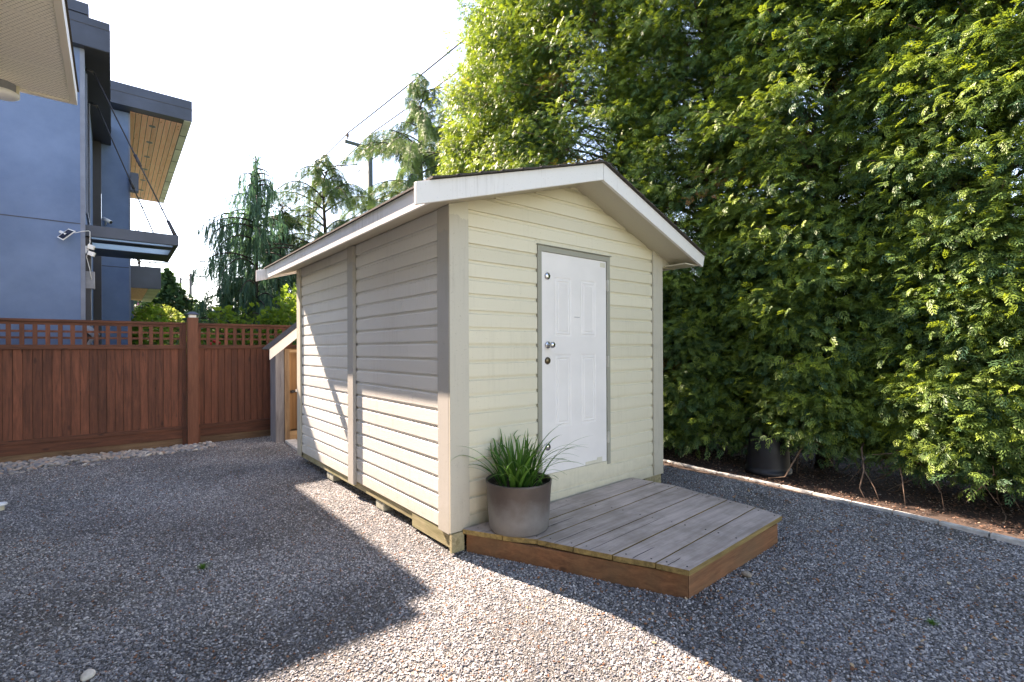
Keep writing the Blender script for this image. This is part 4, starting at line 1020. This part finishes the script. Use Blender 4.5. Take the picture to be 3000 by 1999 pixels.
def hedge_tree(x, y, H, seed, label, rbase=1.45, low=0.5, density=1.0):
    t = thing('cedar_tree', (x, y, 0), label, 'tree', 'tall cedars of the hedge')
    r = np.random.RandomState(seed); rr = random.Random(seed)
    tw = [(x + 0.05 * math.sin(z * .8 + seed), y + 0.05 * math.cos(z * .7), z) for z in np.linspace(-0.1, H * .96, 14)]
    MB().tube(tw, list(np.linspace(0.11, 0.02, 14)), 10).build('trunk', 'bark_dark', t, smooth=True)
    lumps = [(rr.uniform(0.5, H), rr.uniform(0, 6.28), rr.uniform(-.35, .35)) for _ in range(26)]
    def Rad(z, a):
        s_ = z / H; base = rbase * (1 - max(0, (s_ - .45) / .55) ** 1.8) ** .9 * ((0.84 if y > -.5 else .80) + (0.42 if 1.5 < y < 5 else 0.16) * min(1, max(0, z - 1.1) / 1.8))
        for lz_, la, lw in lumps:
            base += lw * math.exp(-((z - lz_) / .55) ** 2) * math.exp(-(math.atan2(math.sin(a - la), math.cos(a - la)) / .5) ** 2)
        return max(base, 0.18)
    P, X, N_, S, T = [], [], [], [], []; limbs = MB(); nb = int(820 * density)
    Dv = 5.65 * .632 + (y + 3.28) * .7746; zv = max(3.2, 1.6 + 0.7135 * (Dv + 1.2)) + 0.8; fine = y < 3.0; ssc = 1.0 if fine else 0.95
    nlow = 340
    for b_i in range(nb + nlow):
        top_part = b_i < 110
        if top_part: z0 = zv + (H - 0.3 - zv) * (b_i + r.rand()) / 110
        elif b_i < nb: z0 = low - .05 + (zv - low) * (b_i - 110 + r.rand()) / (nb - 110)
        else: z0 = low - .05 + 2.3 * r.rand() ** 1.3
        a = r.rand() * 6.283
        facing = -math.cos(a)            # toward -x (the yard)
        if facing < -0.1 and r.rand() < (0.70 if b_i < nb else 0.45): continue
        Rr = Rad(z0, a) * r.uniform(.76, 1.13)
        up0 = math.radians(r.uniform(5, 35)); ca, sa = math.cos(a), math.sin(a)
        pts = []
        for s_ in np.linspace(0, 1, 7):
            zz = z0 + math.sin(up0) * Rr * (s_ - 0.55 * s_ * s_) * 1.5
            pts.append((x + ca * Rr * s_, y + sa * Rr * s_, zz))
        if b_i % 2 == 0: limbs.tube(pts, list(np.linspace(0.022, 0.004, 7)), 5)
        n = int(r.uniform(80, 120) * (.3 if top_part else 1.0 if fine else 1.35)); light = r.beta(1.5, 1.9)
        PT = np.array(pts); s_ = 0.42 + 0.62 * np.sqrt(r.rand(n)); i0 = np.minimum((s_ * 6).astype(int), 5); f_ = np.minimum(s_ * 6 - i0, 1.2)[:, None]
        p = PT[i0] * (1 - f_) + PT[i0 + 1] * f_
        lat = r.normal(0, 0.15, n) * (0.5 + s_); vz = r.normal(0, 0.075, n)
        p += np.stack([-sa * lat, ca * lat, vz - np.abs(lat) * .28], 1)
        da = a + r.normal(0, .65, n) + np.sign(lat) * .45; el = np.radians(r.uniform(-58, 30, n))
        P.append(p); X.append(np.stack([np.cos(da) * np.cos(el), np.sin(da) * np.cos(el), np.sin(el)], 1))
        N_.append(np.stack([r.normal(0, .6, n) + ca * .5, r.normal(0, .6, n) + sa * .5, np.ones(n)], 1))
        S.append((r.uniform(.075, .14, n) if fine else r.uniform(.06, .115, n)) * (1 if not top_part else 2.0))
        tt = np.clip(light * .50 + np.clip(s_ - .72, 0, 1) * .9 + vz * 2.4 + r.normal(0, .10, n), 0, .93)  # vz term paints shade: lighter on top, darker beneath; outer tips are new growth
        if r.rand() < 0.004: tt[:] = 1.0
        T.append(tt)
    P, X, N_, S, T = map(np.concatenate, (P, X, N_, S, T))
    rl = random.Random(seed + 7)
    for _ in range(30):
        a = rl.uniform(1.7, 4.6); q = Vector((x + .1 * math.cos(a), y + .1 * math.sin(a), rl.uniform(.35, 1.1))); pts = [q.copy()]; d_ = Vector((math.cos(a), math.sin(a), rl.uniform(-.15, .25)))
        for k_ in range(7):
            d_ = (d_ + Vector((rl.gauss(0, .22), rl.gauss(0, .22), rl.gauss(-.06, .16)))).normalized(); q = q + d_ * rl.uniform(.12, .22)
            q.z = max(q.z, .04); pts.append(q.copy())
        limbs.tube(pts, list(np.linspace(.011, .003, 8)), 5)
        for _k in range(2):
            i_ = rl.randint(3, 6); q = pts[i_].copy(); p2 = [q.copy()]; d2 = Vector((rl.gauss(-.4, .5), rl.gauss(0, .6), rl.gauss(-.5, .3)))
            for k_ in range(4): d2 = (d2 + Vector((rl.gauss(0, .2), rl.gauss(0, .2), rl.gauss(0, .2)))).normalized(); q = q + d2 * .09; q.z = max(q.z, .03); p2.append(q.copy())
            limbs.tube(p2, list(np.linspace(.006, .002, 5)), 4)
    limbs.build('limbs', 'twig_brown', t)
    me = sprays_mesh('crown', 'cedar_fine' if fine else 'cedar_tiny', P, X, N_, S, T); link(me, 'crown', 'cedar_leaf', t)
    return t
HT_ = [(5.35, 5.9, 10.9, 'far left end of the hedge, its edge against the sky'), (5.30, 4.2, 12.2, 'directly behind the shed roof peak'), (5.35, 2.5, 13.0, 'behind the right slope of the shed roof'),
       (5.30, 0.8, 14, 'standing just right of the shed'), (5.35, -0.9, 14, 'behind the black upturned pot and bare twigs'), (5.30, -2.5, 14, 'at the right edge of the photo, nearest the camera'),
       (5.4, -4.2, 14, 'beyond the right edge, only its side boughs showing')]
HR_ = [1.5, 1.70, 1.70, 1.5, 1.46, 1.46, 1.42]
LW_ = [.3, .3, .3, .26, .46, .40, .15]
for i, (x, y, H, lb) in enumerate(HT_):
    hedge_tree(x, y, H, 100 + i, 'tall green cedar ' + lb, rbase=HR_[i], low=LW_[i], density=1.5 if i == 0 else 1.0 if i < 6 else 0.6)

# bare twigs under the hedge
def twig(pts, r0, name, label, branches=()):
    t = thing(name, tuple(pts[0]), label, 'twig', 'bare low twigs of the hedge')
    MB().tube(pts, list(np.linspace(r0, r0 * .35, len(pts))), 6).build('stem', 'twig_brown', t, smooth=True)
    for bp in branches: MB().tube(bp, list(np.linspace(r0 * .6, r0 * .2, len(bp))), 5).build('branchlet', 'twig_brown', t, smooth=True)
twig([(5.2, -1.3, .75), (4.7, -1.15, .66), (4.4, -1.0, .55), (4.2, -.95, .36), (4.0, -.88, .10), (3.98, -.7, .05)], .016, 'bare_twig', 'long bare twig arching down left beside the black pot', [[(4.7, -1.15, .66), (4.5, -.8, .62), (4.3, -.5, .50)], [(4.4, -1.0, .55), (4.25, -1.2, .45), (4.2, -1.3, .30)]])
twig([(5.2, -1.3, .6), (4.7, -1.5, .58), (4.3, -1.55, .50), (4.12, -1.62, .30), (4.05, -1.60, .12), (4.0, -1.66, .03)], .013, 'bare_twig', 'bare twig hanging straight down to the litter, forked at its foot', [[(4.12, -1.62, .30), (4.08, -1.72, .15), (4.0, -1.78, .05)], [(4.7, -1.5, .58), (4.5, -1.2, .52), (4.3, -1.0, .50)]])
twig([(5.25, -1.3, .7), (4.75, -1.7, .62), (4.35, -1.85, .50), (4.1, -1.95, .28), (3.98, -2.0, .05)], .012, 'bare_twig', 'pale bare twig reaching down almost to the edging', [[(4.35, -1.85, .5), (4.2, -2.1, .42), (4.1, -2.25, .2), (4.05, -2.28, .05)]])
twig([(5.3, -2.9, .65), (4.8, -2.4, .60), (4.45, -2.2, .50), (4.30, -2.15, .36), (4.25, -2.22, .20)], .012, 'bare_twig', 'short hooked bare twig with a curled end', [[(4.45, -2.2, .5), (4.2, -1.95, .53), (4.1, -1.7, .48)]])

def weeping(name, x, y, H, seed, label, mat, kind, spread, nbr, strand, cat='tree', base_z=0.0, nod=None, dens=1.0, low=0.12, rise_=0.25, leafS=0.30, gaps=0.0, fullness=1.0, tint0=0.35, wk=1.0, latk=1.0):
    t = thing(name, (x, y, base_z), label, cat)
    r = np.random.RandomState(seed)
    lead = []
    for s_ in np.linspace(0, 1, 16):
        dx = dy = 0
        if nod and s_ > .9: q = (s_ - .9) / .1; dx, dy = nod[0] * q ** 1.6, nod[1] * q ** 1.6
        z_ = H * min(s_, .97 if nod else 1) - (0.25 * ((s_ - .93) / .07) if nod and s_ > .93 else 0)
        lead.append((x + dx + .04 * math.sin(s_ * 9 + seed), y + dy + .04 * math.cos(s_ * 8), base_z + z_))
    MB().tube(lead, list(np.linspace(0.13 * H / 7, 0.012, 16)), 8).build('trunk', 'bark_dark', t, smooth=True)
    P, X, N_, S, T = [], [], [], [], []; limbs = MB()
    for b_i in range(nbr):
        s0 = low + (0.985 - low) * (b_i + r.rand()) / nbr
        if gaps and r.rand() < gaps * s0: continue
        a = b_i * 2.4 + r.normal(0, .5)
        Lb = min(spread, wk * (H * (1 - s0)) ** .8 + 0.08) * r.uniform(.55, 1.2)
        ca, sa = math.cos(a), math.sin(a); z0 = base_z + H * s0; pts = []
        up_ = rise_ * r.uniform(.5, 1.5)
        for q in np.linspace(0, 1, 9): pts.append(np.array((x + ca * Lb * q, y + sa * Lb * q, z0 + Lb * (up_ * q * 1.6 - (up_ + .28) * 1.25 * q ** 2.4))))
        limbs.tube([tuple(p) for p in pts], list(np.linspace(.03, .005, 9)), 5)
        n = max(4, int(Lb * 26 * dens)); lt_ = r.beta(2, 2)
        for _ in range(n):
            q = r.uniform(.08, 1.0); i0 = min(int(q * 8), 7); f_ = q * 8 - i0; p = pts[i0] * (1 - f_) + pts[i0 + 1] * f_
            lat = r.normal(0, .10 * latk * (0.4 + Lb * .4)); p = p + np.array((-sa * lat, ca * lat, -abs(lat) * .2))
            Ls = strand * r.uniform(.35, 1.15) * (0.35 + 0.65 * math.sin(math.pi * min(q * .9 + .1, 1))) 
            ns = max(1, int(round(Ls / (leafS * .6))))
            for k_ in range(ns):
                pp_ = p + np.array((r.normal(0, .015), r.normal(0, .015), -k_ * leafS * .6))
                el = math.radians(-80 + r.normal(0, 8)) if kind == 'weep' else math.radians(r.uniform(-88, -30) if mat == 'deodar_leaf' else r.uniform(-65, 0)); da = a + r.normal(0, .8)
                P.append(pp_); X.append((math.cos(da) * math.cos(el), math.sin(da) * math.cos(el), math.sin(el)))
                N_.append((r.normal(), r.normal(), .3 if kind == 'weep' else 1.2)); S.append(leafS * r.uniform(.7, 1.2)); T.append(np.clip(lt_ * .5 + tint0 * r.rand(), 0, .95))
    # leader foliage
    for lp in lead[5:]:
        for _ in range(int(10 * fullness)):
            el = math.radians(r.uniform(-80, -20)); da = r.rand() * 6.28
            P.append(np.array(lp) + r.normal(0, .05, 3)); X.append((math.cos(da) * math.cos(el), math.sin(da) * math.cos(el), math.sin(el))); N_.append((r.normal(), r.normal(), .5)); S.append(leafS * .9); T.append(r.uniform(.1, .6))
    limbs.build('limbs', 'bark_dark', t)
    link(sprays_mesh('crown', kind, P, X, N_, S, T), 'crown', mat, t); return t
weeping('weeping_cypress', 0.95, 11.3, 6.85, 7, 'dark weeping cypress with a thin nodding tip left of the shed', 'cypress_leaf', 'weep', 1.75, 80, 0.9, dens=0.95, leafS=0.26, rise_=.22, low=.20, gaps=.30, wk=.72, latk=.6)
weeping('deodar_cedar', 2.99, 11.97, 7.75, 9, 'open deodar cedar with drooping arms between cypress and pole', 'deodar_leaf', 'needle', 3.0, 62, 0.42, dens=2.8, leafS=0.17, rise_=.42, low=.22, nod=(.8, -.65), gaps=.15, wk=1.15, latk=.40)
weeping('deodar_cedar', 6.74, 12.78, 11.9, 15, 'taller deodar cedar with nodding top right of the pole', 'deodar_leaf', 'needle', 3.4, 90, 0.50, dens=2.2, leafS=0.20, rise_=.42, low=.25, nod=(.9, -.75), gaps=.15, wk=.98, latk=.40)
weeping('deodar_cedar', 8.56, 13.9, 11.5, 22, 'slender deodar cedar half hidden behind the hedge edge', 'deodar_leaf', 'needle', 2.4, 90, 0.5, dens=1.7, leafS=0.22, rise_=.4, low=.25, wk=.8, latk=.5)
weeping('young_pine', 1.75, 12.0, 5.9, 31, 'thin young pine with upright tufts just right of the cypress', 'shrub_leaf_dark', 'needle', 1.4, 52, 0.22, dens=2.2, leafS=0.17, rise_=.9, low=.3, wk=.6, latk=.6)
weeping('young_spruce', 0.30, 10.9, 3.3, 41, 'low spruce with bare sloping boughs left of the weeping cypress', 'deodar_leaf', 'needle', 2.0, 26, 0.25, dens=1.6, leafS=0.17, rise_=.5, low=.2, base_z=.2, wk=.9, latk=.5)
weeping('bare_tree', -0.83, 34.4, 9.0, 51, 'bare spindly treetop above the canopy of the modern house', 'shrub_leaf_dark', 'needle', 1.3, 16, 0.05, dens=0.15, leafS=0.2, rise_=1.4, low=.6, fullness=0.1)

def shrub(name, x, y, z0, rx, rz, n, leaf, mat, seed, label, cat='shrub', cone=False, kind='broad', lump=0.25):
    t = thing(name, (x, y, z0), label, cat); r = np.random.RandomState(seed)
    st_ = MB()
    for i in range(6):
        a = r.rand() * 6.28; e = (x + math.cos(a) * rx * .6, y + math.sin(a) * rx * .6, z0 + rz * r.uniform(.9, 1.6))
        st_.tube([(x, y, z0 - .05), (x + (e[0] - x) * .35, y + (e[1] - y) * .35, z0 + rz * .6), e], [.03, .02, .005], 5)
    st_.build('stems', 'twig_brown', t)
    C_ = r.normal(0, 1, (26, 3)); C_ /= np.linalg.norm(C_, axis=1, keepdims=True); A_ = r.uniform(-lump, lump, 26)
    d = r.normal(0, 1, (n, 3)); d /= np.linalg.norm(d, axis=1, keepdims=True)
    bumpf = 1 + (np.exp(-((1 - d @ C_.T) / .10)) * A_).sum(1)
    rad = (r.rand(n) ** .28) * bumpf
    p = d * rad[:, None]
    if cone: s_ = np.clip((1 - p[:, 2]) / 2, .05, 1); p[:, 0] *= s_ * 1.6; p[:, 1] *= s_ * 1.6
    P = p * np.array([rx, rx, rz]) + np.array([x, y, z0 + rz]); keep = P[:, 2] > z0 - 0.05; P = P[keep]; d = d[keep]
    X = d + r.normal(0, .6, d.shape); N_ = r.normal(0, .6, d.shape) + np.array([0, 0, 1.0])
    T = np.clip(r.beta(1.6, 2, len(P)) * .8 + (d[:, 2] * .15), 0, .95)
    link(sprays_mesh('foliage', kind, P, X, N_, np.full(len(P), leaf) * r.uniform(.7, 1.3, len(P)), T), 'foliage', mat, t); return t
shrub('leafy_shrub', 0.95, 7.75, 0, 0.98, 1.48, 2300, 0.19, 'shrub_leaf_bright', 1, 'bright yellow green broadleaf shrub rising above the fence by the shed')
shrub('leafy_shrub', -0.05, 8.1, 0, 0.80, 1.22, 1600, 0.16, 'shrub_leaf_bright', 2, 'lower broadleaf shrub behind the fence, left of the brighter taller one')
shrub('evergreen_tree', 0.0, 26, 1.3, 1.9, 2.1, 3000, 0.34, 'shrub_leaf_dark', 3, 'dark green conical evergreen left of the distant poles', 'tree', cone=True)
shrub('leafy_shrub', -0.70, 18.9, 0.7, 1.05, 1.30, 2600, 0.20, 'shrub_leaf_yellow', 4, 'yellow green shrub in front of the dark conical evergreen')
shrub('leafy_shrub', -1.2, 16.6, 0.5, 0.75, 1.25, 1600, 0.18, 'shrub_leaf_bright', 5, 'green shrub beside the modern house under its balcony')
shrub('flowering_tree', -0.30, 28.6, 1.3, 1.0, 2.1, 2200, 0.26, 'shrub_leaf_pink', 6, 'pinkish flowering tree peeping past the dark balcony', 'tree')
shrub('leafy_shrub', 0.75, 15.6, 0.35, 1.3, 1.0, 2000, 0.20, 'shrub_leaf_yellow', 7, 'low yellow green shrub right of the fence post, under the cypress')
shrub('leafy_shrub', 2.4, 9.2, 0, 1.2, 1.35, 1800, 0.19, 'shrub_leaf_dark', 8, 'dark shrub behind the fence at the foot of the deodar')
shrub('leafy_shrub', 3.9, 10.6, 0, 1.5, 1.6, 1800, 0.19, 'shrub_leaf_dark', 9, 'dark shrub hidden mostly behind the shed roof')
rs_ = shrub('rose_bush', -0.62, 7.35, 0, 0.38, 0.92, 500, 0.11, 'shrub_leaf_bright', 12, 'small rose bush with red blooms seen through the lattice right of the post')
rf_ = MB()
for (a, b_, c_) in ((-0.62, 7.05, 1.76), (-.55, 7.1, 1.73), (-.69, 7.1, 1.72)):
    rf_.lathe([(0.001, -.03), (.03, -.02), (.04, 0), (.03, .025), (.001, .03)], (a, b_, c_), 10)
rf_.build('blooms', 'red_flower', rs_, smooth=True)
# distant tree mass
def far_mass():
    r = np.random.RandomState(77); P, X, N_, S, T = [], [], [], [], []
    for i in range(70):
        a = R(-14 + 112 * (i + r.rand()) / 70); D = r.uniform(62, 95)
        cx, cy = -2.05 + math.sin(a) * D, -3.28 + math.cos(a) * D; hh = r.uniform(4.0, 8.0); rr_ = r.uniform(2.2, 4.5); n = 420
        d = r.normal(0, 1, (n, 3)); d /= np.linalg.norm(d, axis=1, keepdims=True); p = d * (r.rand(n) ** .3)[:, None]
        sh_ = np.clip((1.1 - p[:, 2]) / 1.6, .2, 1); p[:, 0] *= sh_; p[:, 1] *= sh_
        P.append(p * np.array([rr_, rr_, hh / 2]) + np.array([cx, cy, hh / 2 + .8])); X.append(d + r.normal(0, .5, d.shape)); N_.append(r.normal(0, .6, d.shape) + np.array([0, 0, 1.])); S.append(np.full(n, 1.15)); T.append(r.rand(n) * .8)
    me = sprays_mesh('distant_trees', 'broad', np.concatenate(P), np.concatenate(X), np.concatenate(N_), np.concatenate(S), np.concatenate(T))
    me.materials.append(MATS['far_leaf_haze']); o = bpy.data.objects.new('distant_trees', me); COL.objects.link(o)
    tag(o, 'hazy bluish green line of distant trees beyond the poles', 'trees', kind='stuff')
far_mass()
